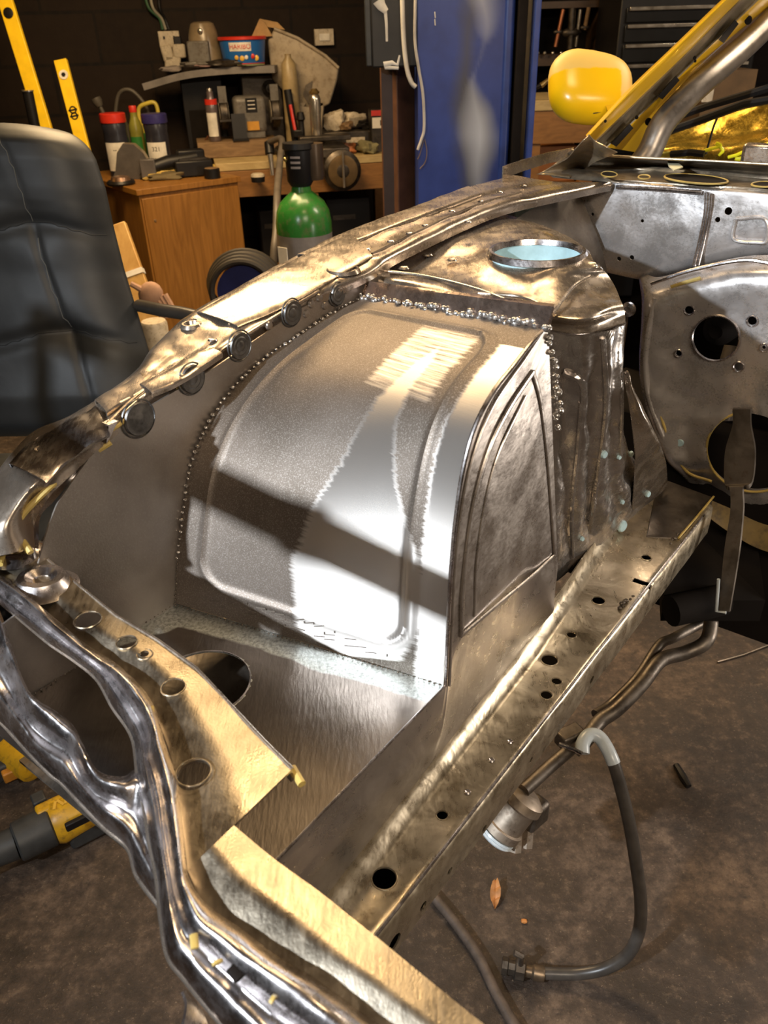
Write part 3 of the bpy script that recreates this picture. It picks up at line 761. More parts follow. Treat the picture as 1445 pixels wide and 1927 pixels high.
# hammered tower wall
WT = [onz(x, y, 1.232) for x, y in ((1030,621),(1062,626),(1100,629),(1140,624),(1164,616),(1177,607),(1160,570))]
WB = [onz(x, y, 0.815) for x, y in ((1042,1098),(1075,1072),(1120,1035),(1165,995),(1205,960),(1242,928),(1252,900))]
rows = []
for i in range(61):
    s = i/60; row = []
    for j in range(7):
        e = s if j < 2 else s**(1.0+0.28*(j-1))
        a, b = WT[j], WB[j]
        row.append(Vector((lerp(a.x, b.x, e), lerp(a.y, b.y, e), lerp(a.z, b.z, s))))
    row = resample(spline(row, 10), 60)
    for j in range(60):
        p = row[j]; w = min(1, 6*min(s, 1-s)+0.1)*min(1, j/6)
        an = 0.004*math.sin(j*0.55+1) + 0.006*noise.noise(Vector((p.x*16, p.y*16, p.z*7))) + 0.004*noise.noise(p*34)
        row[j] = p + (V-U*0.4)*(w*an)
    rows.append(row)
twall = MB().grid(rows, 0.003, V - U).build('strut_tower_wall', M['wall'], body)
bead('weld_seam', [onv(x, y, V1+0.002) for x, y in ((1030,622),(1036,660),(1043,700),(1047,740),(1050,775),(1052,806))], 0.0040, M['weld'], twall, 0.006, jit=0.8)
def onwall(x, y):
    d = ray(x, y).normalized(); best = None
    for row in rows:
        for p in row:
            e = (p-OR); k = (e - d*e.dot(d)).length
            if best is None or k < best[0]: best = (k, p)
    return best[1]
for pts, r in (([(1092,760),(1086,860),(1078,960),(1075,1050)], 0.004), ([(1060,700),(1085,715),(1098,740),(1092,800)], 0.005), ([(1135,640),(1138,760),(1128,880),(1110,1000)], 0.004), ([(1165,640),(1170,760),(1165,860)], 0.003)):
    MB().tube(spline([onwall(*p) for p in pts], 8), r, 8).build('swage_line', M['wall'], twall)
for x, y, r in ((1135,857,0.006),(1174,992,0.011),(1162,860,0.004),(1226,842,0.005),(1168,945,0.004),(1095,1012,0.004),(1217,930,0.006)):
    MB().lathe(onwall(x, y)+V*0.001, V-U*0.3, [(r, 0), (r*0.9, 0.002), (r*0.8, 0.0035)], 18).build('body_plug', M['paleblue'], twall, label='pale blue plugged hole')
# flared gusset behind the wall
ga = [onz(1172,700,1.16), onz(1186,780,1.10), onz(1196,870,1.0), onz(1190,960,0.84)]
gb = [onz(1180,700,1.165), onz(1215,790,1.09), onz(1238,850,1.0), onz(1236,935,0.82)]
gc = [onz(1184,720,1.15), onz(1226,800,1.06), onz(1252,865,0.96), onz(1256,915,0.82)]
g3_ = loftk([ga, gb, gc], 12, 8); dent(g3_, 0.004, 20, V, 8)
MB().grid(g3_, 0.002, V).build('flared_gusset', M['tower'], body)
bk = onu(1183, 582, 1.44); MB().lathe(bk-U*0.0, U*-1, [(0.014, 0), (0.013, 0.006), (0.007, 0.008), (0.006, 0.003)], 20).build('captive_nut', M['silver'], body)
ue = ra[-1].dot(U)
edge = [car(lerp(ue, 0.80, min(1, k/9)), V1, lerp(ra[-1].z-0.01, 0.955, k/9)) for k in range(10)] + [car(0.80, V1-0.01, 0.90), car(0.80, vr(0.8), 0.825)]
tw = [rows[int(round(k*60/11))][0] - V*0.004 for k in range(12)]
MB().grid(loftk([edge, [a.lerp(b, 0.5) - V*0.012 for a, b in zip(edge, tw)], tw], 4, 5), 0.002, V).build('infill_panel', M['wall'], body)
# ------------------------------------------------------------------ front member of the shell
E1 = [(-20,985),(62,1028),(115,1074),(218,1158),(296,1204),(370,1258),(440,1333),(498,1395),(525,1422),(550,1447)]
G1 = [(-70,1045),(10,1085),(47,1114),(156,1208),(218,1248),(272,1300),(305,1375),(328,1450),(342,1540),(353,1637)]
def mem(pts, off=0.0): return PP(pts, zm, off)
mid1 = mixpx(E1, G1, 0.5)
rails = [[p - Z*0.013 for p in mem(E1)], mem(E1), mem(mid1, 0.001), mem(G1, -0.006)]
Ga = loftk(rails, 10, 5, False); dent(Ga, 0.0012, 14, Z, 2)
fm = MB().grid(Ga, 0.0025, Z).build('front_member_plate', M['plate'], body)
E2 = [(440,1553),(519,1619),(600,1677),(680,1740),(757,1803),(828,1861),(940,1950),(1040,2030),(1240,2190)]
G2_ = [(353,1637),(372,1680),(399,1711),(448,1744),(519,1798),(600,1848),(730,1940),(840,2010),(1040,2170)]
rails = [[p - Z*0.013 for p in mem(E2)], mem(E2), mem(mixpx(E2, G2_, 0.5), 0.002), mem(G2_, -0.006)]
Gb = loftk(rails, 10, 5, False); dent(Gb, 0.0012, 14, Z, 2)
fm2 = MB().grid(Gb, 0.0025, Z).build('front_member_plate', M['plate'], body)
ct = MB()
for x, y, r in ((165,1166,0.0125),(238,1208,0.009),(326,1293,0.0105),(364,1453,0.0135),(272,1231,0.004)):
    p = onh(x, y, zm); ct.cyl(p-Z*0.03, p+Z*0.02, r, seg=28)
cut(fm, ct)
for x, y, r in ((165,1166,0.0125),(238,1208,0.0095),(326,1293,0.0105),(364,1453,0.0135),(272,1231,0.007)):
    ring('pressed_rim', onh(x, y, zm, 0.0005), Z, r, 0.0006, M['plate'], fm)
MB().tube(mem([(550,1445),(560,1462),(568,1476)], -0.008), 0.0035, 8).build('bent_tab', M['paint_edge'], fm)
MB().tube(mem(E1[1:]), 0.0016, 8).build('folded_edge', M['fender'], fm)
# pressed cups at the left end
for x, y, R, h in ((80,1100,0.028,0.010), (32,1040,0.026,0.006)):
    p = onh(x, y, zm, -0.003)
    MB().lathe(p, Z + U*0.1, [(R*1.25, -0.002), (R, 0.002), (R*0.8, h), (R*0.55, h*1.1), (R*0.3, h*0.6), (R*0.24, -h*0.5)], 32, caps=False).build('pressed_cup', M['silver'], fm)
    MB().lathe(p, Z, [(R*0.25, -h*0.5), (R*0.25, -h*0.2)], 16).build('bolt_hole', M['void'], fm)
MB().tube([onh(24,1030,zm,0.006), onh(40,1022,zm,0.01), onh(48,1035,zm,0.007)], 0.002, 8).build('paint_residue', M['paint_edge'], fm)
MB().tube(spline(mem([(0,1062),(8,1040),(30,1020)], 0.006), 8), 0.003, 8).build('paint_residue', M['paint_edge'], fm)

# rolled flange running along the member
K = [(-60,1085),(0,1133),(47,1173),(93,1211),(140,1243),(183,1279),(212,1330),(249,1387),(260,1460),(274,1532),(282,1586),(295,1648),(303,1723),(316,1798),(345,1839),(382,1885),(440,1950),(520,2010),(800,2240)]
GG = [(-60,1045),(10,1085),(47,1114),(100,1160),(156,1208),(218,1248),(270,1298),(297,1345),(309,1390),(328,1450),(341,1524),(353,1637),(372,1680),(399,1711),(448,1744),(519,1798),(600,1848),(720,1935),(1020,2165)]
rails = []
for t, off in ((0, -0.045), (0.02, -0.03), (0.22, -0.012), (0.42, -0.012), (0.58, 0.002), (0.75, 0.010), (0.9, 0.006), (1.0, -0.006)):
    rails.append(mem(mixpx(K, GG, t), off))
Gc = loftk(rails, 12, 5); dent(Gc, 0.0045, 15, Z, 12)
for i in range(len(Gc)):
    for j in range(len(Gc[0])):
        Gc[i][j] = Gc[i][j] + Z*0.0012*noise.noise(Gc[i][j]*60)
flg = MB().grid(Gc, 0.002, Z).build('rolled_front_flange', M['silver'], body)
MB().tube(resample(spline(mem(K, -0.045), 10), 120), 0.0022, 8).build('folded_edge', M['fender'], flg)
for pts, r in (([(364,1758),(367,1785)], 0.0028), ([(408,1808),(410,1814)], 0.0035), ([(512,1875),(518,1879)], 0.004), ([(283,1330),(284,1345)], 0.003)):
    MB().tube(mem(pts, 0.003), r, 10, flat=(Z, 0.4)).build('paint_residue', M['paint_edge'], flg)
MB().tube(mem([(435,1820),(452,1842)], 0.002), 0.004, 10, flat=(Z, 0.5)).build('slot', M['void'], flg)

# swooping lower loop of the member
A_ = [(-60,1010),(0,1150),(22,1215),(55,1300),(108,1341),(141,1370),(174,1437),(199,1457),(233,1460),(263,1452),(285,1560)]
B_ = [(-110,1200),(-40,1315),(10,1368),(55,1418),(95,1458),(116,1474),(154,1515),(199,1561),(241,1598),(258,1650),(304,1712)]
rails = []
for t, off in ((0, -0.05), (0.1, -0.036), (0.3, -0.045), (0.5, -0.06), (0.75, -0.062), (0.95, -0.085), (1, -0.105)):
    rails.append(mem(mixpx(A_, B_, t), off))
Gd = loftk(rails, 14, 6); dent(Gd, 0.010, 17, Z, 20)
loop = MB().grid(Gd, 0.002, Z).build('lower_loop_pressing', M['silver'], body)
MB().tube(resample(spline(mem(B_, -0.104), 10), 90), 0.002, 8).build('folded_edge', M['fender'], loop)
scr = mem([(246,1602),(262,1640),(282,1690),(300,1705),(278,1665),(258,1618)], -0.12)
MB().prism(scr, Z*0.002).build('hanging_scrap', M['paleblue'], body, label='pale blue painted scrap under the member')
# torn bracket below the lower corner
g_ = loftk([mem([(345,1865),(352,1890),(345,1930),(330,1975)], -0.10), mem([(352,1862),(375,1892),(392,1930),(400,1975)], -0.13)], 6, 6); dent(g_, 0.006, 40, Z, 3)
MB().grid(g_, 0.002, Z).build('torn_bracket', M['silver'], body)

# ------------------------------------------------------------------ bulkhead, cowl, firewall
UB = 1.52
top = [(1000,382),(1030,376),(1150,345),(1250,350),(1330,356),(1445,363),(1640,378)]
mdl = [(1003,425),(1035,430),(1150,435),(1240,437),(1330,440),(1445,440),(1640,450)]
bot = [(1008,462),(1050,482),(1130,508),(1215,522),(1300,506),(1445,482),(1640,488)]
def ux(pts, u): return [onu(x, y, u) for x, y in pts]
t0 = ux(top, UB)
rails = [[p + U*0.02 for p in t0], t0, [p - U*0.006 - Z*0.008 for p in t0], ux(mdl, UB-0.008), [p + U*0.004 for p in ux(mixpx(mdl, bot, 0.75), UB-0.004)], ux(bot, UB+0.02), [p + U*0.06 - Z*0.02 for p in ux(bot, UB+0.02)]]
Ge = loftk(rails, 10, 6)
for r_ in Ge:
    for j, p in enumerate(r_):
        r_[j] = p - U*(0.004*noise.noise(p*9) + 0.0012*noise.noise(p*40))
blk = MB().grid(Ge, 0.002, U*-1).build('upper_bulkhead_panel', M['bulk'], body)
ct = MB()
for x, y, r in ((1116,403,0.003),(1210,415,0.003),(1163,488,0.0045),(1188,485,0.0045),(1371,397,0.0065),(1351,413,0.0045)):
    p = onu(x, y, UB-0.005); ct.cyl(p-U*0.04, p+U*0.04, r, seg=16)
cut(blk, ct)
for pts in ([(1330,362),(1328,400),(1318,450),(1306,500)], [(1336,364),(1333,400),(1324,450),(1313,498)]):
    MB().tube(spline([onu(x, y, UB-0.014) for x, y in pts], 8), 0.004, 10).build('swage_line', M['silver'], blk)
em = [(1384,412),(1438,412),(1442,452),(1420,456),(1380,450)]
MB().tube(spline([onu(x, y, UB-0.012) for x, y in em+[em[0]]], 6), 0.003, 8).build('swage_line', M['bulk'], blk)
MB().tube(spline([onu(x, y, UB-0.012) for x, y in ((1160,352),(1240,356),(1320,362))], 8), 0.0035, 8).build('swage_line', M['silver'], blk)
# painted patch and pale corner
cu = loftk([[onu(1008,388,1.50), onu(1004,420,1.50), onu(1008,458,1.50)], [onu(985,392,1.47), onu(981,418,1.47), onu(1000,448,1.47)], [onu(970,398,1.44), onu(972,420,1.44), onu(990,442,1.44)]], 8, 5)
MB().grid(cu, 0.002, V-U).build('inner_wing_return', M['paleblue'], body, label='pale blue painted return panel')
sa = loftk([[car(1.1,-0.66,1.26), car(1.3,-0.68,1.28), car(1.5,-0.68,1.285)], [car(1.1,-0.62,1.1), car(1.3,-0.62,1.1), car(1.5,-0.60,1.12)], [car(1.1,-0.60,0.8), car(1.3,-0.58,0.8), car(1.5,-0.56,0.8)]], 10, 8)
MB().grid(sa, 0.002, V).build('rear_apron_panel', M['dusty'], body)

# lower firewall with holes
UF = 1.45
fr = [[(1150,528),(1215,533),(1300,512),(1400,492),(1520,497),(1700,510)],
      [(1168,545),(1222,560),(1300,540),(1400,522),(1520,525),(1700,540)],
      [(1176,600),(1214,620),(1300,610),(1400,600),(1520,600),(1700,610)],
      [(1182,690),(1206,710),(1290,705),(1400,700),(1520,700),(1700,710)],
      [(1200,770),(1222,790),(1290,795),(1400,795),(1520,795),(1700,800)],
      [(1235,850),(1255,865),(1310,875),(1400,880),(1520,880),(1700,890)],
      [(1262,905),(1286,912),(1335,925),(1400,955),(1520,985),(1700,1010)]]
rails = [ux(r_, UF) for r_ in fr]
for r_ in rails:
    r_[0] = r_[0] + U*0.09; r_[1] = r_[1] + U*0.0
rails[0] = [p + U*0.05 for p in rails[0]]; rails[-1] = [p + U*0.02 for p in rails[-1]]
Gf = loftk(rails, 14, 9)
for r_ in Gf:
    for j, p in enumerate(r_):
        lower = max(0, min(1, (1.03-p.z)/0.06))
        r_[j] = p - U*(0.004*noise.noise(p*8) + 0.006*lower*noise.noise(p*26) + 0.001*noise.noise(p*45))
fwl = MB().grid(Gf, 0.002, U*-1).build('lower_firewall', M['bulk'], body)
def fx(x, y): return onu(x, y, UF)
ct = MB()
for x, y, r in ((1346,637,0.040),(1297,583,0.0075),(1415,604,0.0075),(1277,665,0.0055),(1390,690,0.0075),(1437,654,0.003)):
    p = fx(x, y); ct.cyl(p-U*0.05, p+U*0.05, r, seg=48 if r > 0.02 else 20)
p = fx(1412, 852); ct.cyl(p-U*0.05, p+U*0.05, 0.078, seg=56)
cut(fwl, ct)
ring('machined_hole_edge', fx(1346, 637)-U*0.001, U*-1, 0.041, 0.0022, M['silver'], fwl, seg=56)
ring('hole_edge', fx(1412, 852)-U*0.001, U*-1, 0.079, 0.0022, M['paint_edge'], fwl, label='hole edge with leftover yellow paint', seg=56)
for x, y, r in ((1297,583,0.008),(1415,604,0.008),(1277,665,0.006),(1390,690,0.008),(1437,654,0.006)):
    ring('hole_edge', fx(x, y)-U*0.002, U*-1, r+0.001, 0.0012, M['silver'], fwl, seg=20)
MB().lathe(fx(1280, 832)-U*0.002, U*-1, [(0.008, 0), (0.007, 0.003)], 16).build('body_plug', M['paleblue'], fwl)
MB().tube(spline([fx(x, y)-U*0.003 for x, y in ((1240,770),(1262,830),(1292,885),(1340,905))], 8), 0.0028, 8).build('paint_residue', M['paint_edge'], fwl)
MB().tube(spline([fx(x, y)-U*0.003 for x, y in ((1236,560),(1222,620),(1216,690),(1226,760),(1262,850))], 8), 0.006, 10).build('swage_line', M['bulk'], fwl)
MB().tube(spline([onu(x, y, UF-0.003) for x, y in ((1225,534),(1300,509),(1395,490),(1460,496),(1600,505))], 8), 0.0035, 8).build('seam_lip', M['silver'], fwl)
MB().tube(spline([onu(x, y, UF-0.003) for x, y in ((1262,540),(1290,531),(1318,523))], 8), 0.003, 8, flat=(U, 0.3)).build('paint_residue', M['paint_edge'], fwl)
MB().box(car(1.72, -0.18, 1.0), (0.9, 0.02, 0.62), -AZ).build('added_dark_sheet', M['void'], body)  # dark sheet added behind the holes, stands for the unlit interior
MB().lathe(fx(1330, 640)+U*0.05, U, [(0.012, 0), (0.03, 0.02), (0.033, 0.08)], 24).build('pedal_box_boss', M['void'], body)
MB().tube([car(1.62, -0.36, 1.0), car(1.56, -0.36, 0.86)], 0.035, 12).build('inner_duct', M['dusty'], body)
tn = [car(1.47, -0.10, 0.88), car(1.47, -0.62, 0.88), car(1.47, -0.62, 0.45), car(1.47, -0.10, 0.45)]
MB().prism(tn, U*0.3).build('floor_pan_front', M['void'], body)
fl_ = loftk([[onu(1300,925,1.44), onu(1370,955,1.44), onu(1450,990,1.44), onu(1600,1010,1.44)], [onu(1305,950,1.42), onu(1370,1000,1.42), onu(1450,1040,1.42), onu(1600,1060,1.42)]], 8, 4)
MB().grid(fl_, 0.003, U*-1).build('lower_cross_panel', plain('grimy_yellow_underside', (0.16, 0.11, 0.035), 0.5, 0, 0.3, 14, dirt=(0.05, 0.035, 0.02)), body)

# cowl top
cw = [[(1040,332,1.302),(1150,343,1.302),(1250,349,1.302),(1330,355,1.302),(1445,362,1.302),(1640,378,1.302)],
      [(1030,322,1.306),(1140,333,1.309),(1240,338,1.309),(1330,344,1.309),(1445,352,1.309),(1640,366,1.309)],
      [(1045,308,1.315),(1125,322,1.306),(1230,326,1.304),(1330,332,1.304),(1445,342,1.304),(1640,356,1.304)],
      [(1060,296,1.325),(1105,309,1.312),(1210,315,1.312),(1320,321,1.312),(1445,331,1.312),(1640,345,1.312)],
      [(1068,288,1.33),(1092,302,1.315),(1205,309,1.315),(1315,315,1.315),(1445,325,1.315),(1640,338,1.315)],
      [(1076,282,1.338),(1094,290,1.337),(1205,297,1.337),(1315,302,1.337),(1445,309,1.337),(1640,320,1.337)]]
Gg = loftk([[onz(*p) for p in r_] for r_ in cw], 16, 5)
for i, r_ in enumerate(Gg):
    w = max(0, math.sin(math.pi*min(1, i/(len(Gg)-1)*1.25)))
    for j, p in enumerate(r_): r_[j] = p + Z*w*(0.004*noise.noise(p*12) + 0.0015*noise.noise(p*30))
cowl = MB().grid(Gg, 0.002, Z).build('cowl_top', plain('scoured_cowl_steel', (0.27, 0.22, 0.16), 0.26, 0.6, 0.45, 30, bmp=0.4), body)
MB().tube([onz(*p) for p in cw[5]], 0.0025, 8).build('folded_edge', M['pillar_grey'], cowl)
def oval(name, x, y, w, h, z, mat, parent, tw=0.003, n=24, tilt=0.0):
    pts = []
    for k in range(n+1):
        a = 2*math.pi*k/n; dx, dy = w*math.cos(a), h*math.sin(a)
        pts.append(onz(x+dx*math.cos(tilt)-dy*math.sin(tilt), y+dx*math.sin(tilt)+dy*math.cos(tilt), z))
    MB().tube(pts, tw, 8).build(name, mat, parent)
    return pts[:-1]
q = oval('cowl_opening_edge', 1310, 337, 60, 8, 1.312, M['paint_edge'], cowl, 0.0018, tilt=0.08)
MB().prism([p + Z*0.0005 for p in q], Z*-0.002).build('cowl_opening', M['void'], cowl)
q = oval('cowl_slot_edge', 1146, 328, 15, 5, 1.318, M['paint_edge'], cowl, 0.0013, tilt=0.06)
MB().prism(q, Z*-0.001).build('cowl_slot', M['void'], cowl)
q = oval('cowl_slot_edge', 1212, 333, 11, 4, 1.314, M['paint_edge'], cowl, 0.0013)
q = oval('cowl_slot_edge', 1440, 347, 26, 5, 1.312, M['paint_edge'], cowl, 0.0016)
MB().prism(q, Z*-0.001).build('cowl_slot', M['void'], cowl)
MB().prism([onz(x, y, 1.325) for x, y in ((1255,304),(1272,305),(1285,316),(1268,322),(1258,314))], Z*0.002).build('sealant_scrap', plain('pale_sealant', (0.62, 0.62, 0.45), 0.6), cowl)
# crumpled corner between wing rail and pillar
cr1 = [[onz(1010,328,1.30), onz(1060,300,1.335), onz(1092,268,1.372), onz(1108,252,1.386)],
       [onz(1030,330,1.302), onz(1072,306,1.322), onz(1102,282,1.352), onz(1122,266,1.372)],
       [onz(1048,333,1.302), onz(1082,312,1.312), onz(1112,294,1.338), onz(1142,276,1.366)],
       [onz(1072,336,1.302), onz(1096,318,1.306), onz(1122,304,1.330), onz(1162,286,1.355)]]
Gh = loftk(cr1, 12, 8)
for r_ in Gh:
    for j, p in enumerate(r_): r_[j] = p + (Z-U)*(0.004*noise.noise(p*16)+0.001*noise.noise(p*48))
MB().grid(Gh, 0.002, Z-U).build('pillar_base_pressing', plain('scoured_pillar_base', (0.30, 0.235, 0.16), 0.3, 0.45, 0.5, 26, bmp=0.4, dirt=(0.42, 0.30, 0.10)), body)

# windscreen pillar
def pil(pts): # (x, y, v)
    return [onv(x, y, v) for x, y, v in pts]
pv = lambda y: pw(y, [(-90, -0.56), (0, -0.60), (285, -0.765)])
def prl(pts, dv=0.0): return [onv(x, y, pv(y)+dv) for x, y in pts]
p0 = [(1102,254),(1187,163),(1256,97),(1357,0),(1440,-78)]
p1 = [(1118,273),(1208,187),(1294,104),(1398,0),(1482,-80)]
p2 = [(1139,277),(1232,187),(1319,100),(1424,0),(1510,-80)]
p3 = [(1196,286),(1241,204),(1301,138),(1412,38),(1540,-75)]
p3 = [(1194,286),(1262,192),(1345,112),(1462,8),(1560,-78)]
Gi = loftk([prl(p0, -0.02), prl(mixpx(p0, p1, 0.15), 0.0), prl(mixpx(p0, p1, 0.5), 0.004), prl(mixpx(p0, p1, 0.95), 0.002)], 12, 4)
MB().grid(Gi, 0.003, V-U).build('windscreen_pillar_outer', M['paint_y'], body)
Gi = loftk([prl(mixpx(p0, p1, 0.93), 0.006), prl(mixpx(p1, p2, 0.2), -0.002), prl(mixpx(p1, p2, 0.8), -0.002), prl(mixpx(p1, p2, 1.03), 0.004)], 12, 4)
MB().grid(Gi, 0.003, V-U).build('windscreen_bonding_strip', M['pillar_grey'], body)
Gi = loftk([prl(mixpx(p1, p2, 1.0), 0.002), prl(mixpx(p2, p3, 0.15), 0.006), prl(mixpx(p2, p3, 0.6), 0.002), prl(p3, -0.02)], 12, 4)
pin = MB().grid(Gi, 0.003, V-U).build('windscreen_pillar_inner', M['paint_y'], body)
for (xa, ya), (xb, yb) in (((1152,270),(1188,234)), ((1239,181),(1275,144)), ((1354,75),(1386,38))):
    w = 5
    q = [onv(xa-2, ya, pv(ya)+0.012), onv(xb-4, yb-1, pv(yb)+0.012), onv(xb+3, yb+7, pv(yb)+0.012), onv(xa+7, ya+6, pv(ya)+0.012)]
    MB().prism(q, (V-U)*0.0015).build('black_foam_strip', M['black'], pin)
for x, y, r in ((1220,229,0.008),(1198,221,0.004),(1307,109,0.004),(1308,115,0.003),(1408,38,0.009),(1139,228,0.003)):
    MB().lathe(onv(x, y, pv(y)+0.012), V-U, [(r, 0), (r*0.8, 0.001)], 14).build('pillar_hole', M['void'], pin)
# roll cage leg
rc = [(1205,310),(1223,284),(1246,235),(1281,194),(1326,152),(1395,93),(1445,45),(1540,-50)]
rv = [-0.70, -0.69, -0.68, -0.665, -0.645, -0.62, -0.60, -0.56]
MB().tube(spline([onv(x, y, v) for (x, y), v in zip(rc, rv)], 10), 0.027, 20).build('roll_cage_leg', M['tubing'], body)

# far yellow interior side seen through the screen opening
IA = [(1205,300),(1290,303),(1370,308),(1500,315)]
IB = [(1232,262),(1300,238),(1370,216),(1500,185)]
Gj = loftk([[onu(x, y, 2.35) for x, y in IA], [onu(x, y, 2.36) for x, y in mixpx(IA, IB, 0.4)], [onu(x, y, 2.45) for x, y in mixpx(IA, IB, 0.6)], [onu(x, y, 2.5) for x, y in IB]], 14, 8)
for r_ in Gj:
    for j, p in enumerate(r_): r_[j] = p + (Z-U)*(0.012*noise.noise(p*6)+0.006*noise.noise(p*15))
inn = MB().grid(Gj, 0.003, Z-U).build('yellow_inner_body_side', metal('yellow_lacquered_inner_panel', (0.42, 0.27, 0.03), (0.85, 0.60, 0.10), 0.15, 0.35, wave=0.7, wscale=12, patch=6), body)
MB().tube([onu(x, y, 2.3) for x, y in ((1328,290),(1342,240),(1356,205))], 0.003, 6).build('black_seam', M['black'], inn)
wb = plain('glossy_yellow_wire', (0.85, 0.80, 0.02), 0.35)
for pts in ([(1325,284),(1345,278),(1356,274),(1348,270),(1360,283),(1352,292)], [(1370,296),(1385,292),(1400,286),(1398,296),(1384,299),(1402,300)]):
    MB().tube(spline([onu(x, y, 2.2) for x, y in pts], 8), 0.004, 8).build('yellow_wire', wb, inn)
MB().tube([onu(x, y, 2.15) for x, y in ((1262,290),(1300,287),(1325,290))], 0.008, 8).build('black_loom', M['black'], inn)
MB().tube([onu(x, y, 2.25) for x, y in ((1250,228),(1330,200),(1445,166),(1560,130))], 0.009, 8).build('black_seal', M['black'], inn)
MB().tube([onu(x, y, 2.27) for x, y in ((1250,250),(1330,222),(1400,196),(1500,180))], 0.010, 8).build('black_seal', M['black'], inn)
MB().box(onu(1430, 300, 1.75)+Z*0.006, (0.07, 0.02, 0.045), -AZ).build('small_bracket', M['fender'], cowl, bevel=0.008)

# door mirror
mc = ad_ = OR + ray(1110, 166)*2.0
mir = MB(); rg = 18; sg = 36; vs = []; fs = []
xr = RT; yr = UP; zr = FW
for i in range(rg+1):
    ph = -math.pi/2 + math.pi*i/rg
    for k in range(sg):
        th = 2*math.pi*k/sg
        def sp(v, e): return math.copysign(abs(v)**e, v)
        x = sp(math.cos(th), 0.55)*sp(math.cos(ph), 0.62); y = sp(math.sin(th), 0.62)*sp(math.cos(ph), 0.62); z = sp(math.sin(ph), 0.9)
        if x < 0: y *= (1 - 0.28*x*x*(1 if y > 0 else 0.75)); x *= 1.0
        w = 0.104; h = 0.086 - 0.010*x
        vs.append(mc + xr*(x*w) + yr*(y*h - 0.012*x) + zr*(z*0.055))
for i in range(rg):
    for k in range(sg):
        k2 = (k+1) % sg; fs.append((i*sg+k, i*sg+k2, (i+1)*sg+k2, (i+1)*sg+k))
mir.add(vs, fs)
def mirror_mat():
    m, nt, N, L, bs = nmat('yellow_mirror_paint_flatted_on_top')
    vec = coordnode(nt); at = N.new('ShaderNodeAttribute'); at.attribute_name = 'flatted'
    f = math_n(nt, 'ADD', at.outputs['Fac'], math_n(nt, 'MULTIPLY', math_n(nt, 'SUBTRACT', noise_n(nt, vec, 28, 5, 0.7), 0.5), 0.35))
    k = ramp(nt, f, [(0.45, g3(0)), (0.55, g3(1))])
    L.new(mixc(nt, k, (0.80, 0.50, 0.006), (0.72, 0.50, 0.12)), bs.inputs['Base Color'])
    L.new(mixc(nt, k, g3(0.25), g3(0.5)), bs.inputs['Roughness']); return m
mo = mir.build('mirror_housing', mirror_mat(), body, sharp=70)
at = mo.data.attributes.new('flatted', 'FLOAT', 'POINT')
for k, p in enumerate(vs):
    q = p - mc; x = q.dot(xr)/0.104; y = q.dot(yr)/0.086
    at.data[k].value = max(0, min(1, 0.5 + max((y-0.25)*2.0, (x-0.62)*2.5)))
MB().tube(spline([mc + xr*0.03 - yr*0.07, mc + xr*0.075 - yr*0.055, mc + xr*0.125 - yr*0.05 + zr*0.02], 8), [0.045]*17, 14).build('mirror_arm', M['paint_y'], mo)
MB().tube([mc - yr*0.078 + xr*0.0 - zr*0.03, mc - yr*0.070 + xr*0.06 - zr*0.035], 0.0015, 6).build('shut_line', M['black'], mo)

# ------------------------------------------------------------------ things hanging beneath the shell
stp = [[onu(1378,770,1.36), onu(1378,800,1.36), onu(1364,850,1.35), onu(1363,908,1.34), onu(1372,918,1.33), onu(1374,960,1.32), onu(1362,1040,1.30), onu(1352,1150,1.27)],
       [onu(1412,770,1.36), onu(1412,800,1.36), onu(1420,850,1.35), onu(1415,905,1.34), onu(1398,918,1.33), onu(1398,960,1.32), onu(1390,1040,1.30), onu(1372,1152,1.27)]]
MB().grid(loftk(stp, 8, 3), 0.008, U*-1).build('hanging_strap', M['dusty'], body, label='dark dusty strap hanging from the firewall hole')
MB().tube([onu(x, y, 1.265) for x, y in ((1352,1090),(1348,1150),(1366,1153))], 0.003, 8).build('strap_edge', M['steelblue'], body)
def oz(pts): return [onz(*p) for p in pts]
MB().tube(spline(oz([(1340,1150,0.55),(1330,1205,0.52),(1290,1228,0.5),(1243,1243,0.5),(1205,1290,0.48),(1160,1335,0.46),(1128,1358,0.45),(1100,1395,0.44),(1080,1412,0.43)]), 8), [0.014]*65, 12).build('anti_roll_bar', M['dusty'], body)
MB().tube(spline(oz([(1335,1165,0.50),(1268,1200,0.50),(1240,1215,0.5),(1200,1275,0.47),(1150,1325,0.44),(1120,1345,0.44)]), 8), 0.010, 10).build('track_arm', M['dusty'], body)
MB().tube(oz([(1262,1150,0.6),(1360,1128,0.6)]), 0.03, 16).build('subframe_tube', M['void'], body)
MB().tube(oz([(1075,1408,0.43),(1035,1442,0.42),(985,1488,0.42)]), 0.012, 12).build('link_rod', M['dusty'], body)
cl = onz(1072, 1386, 0.44)
MB().box(cl, (0.05, 0.03, 0.03), 0.5).build('rod_clamp', M['dusty'], body, bevel=0.004)
MB().tube(oz([(1052,1400,0.46),(1080,1410,0.46),(1095,1418,0.46)]), 0.004, 8).build('clamp_bolt', M['silver'], body)
a, b = onz(990,1500,0.40), onz(940,1562,0.34)
dm = metal('dusty_cast_alloy', (0.30, 0.24, 0.18), (0.52, 0.44, 0.36), 0.4, 0.6, wave=0.3, rust=0.5)
d_ = (b-a).normalized()
MB().lathe(a, d_, [(0.02, -0.01), (0.036, 0.0), (0.038, 0.015), (0.033, 0.02), (0.033, (b-a).length*0.8), (0.038, (b-a).length*0.82), (0.038, (b-a).length), (0.03, (b-a).length+0.004)], 24).build('ball_joint_housing', dm, body)
MB().lathe(b, d_, [(0.035, 0.004), (0.036, 0.008), (0.034, 0.010), (0.036, 0.013), (0.033, 0.016)], 24).build('dust_boot_ring', M['steelblue'], body)
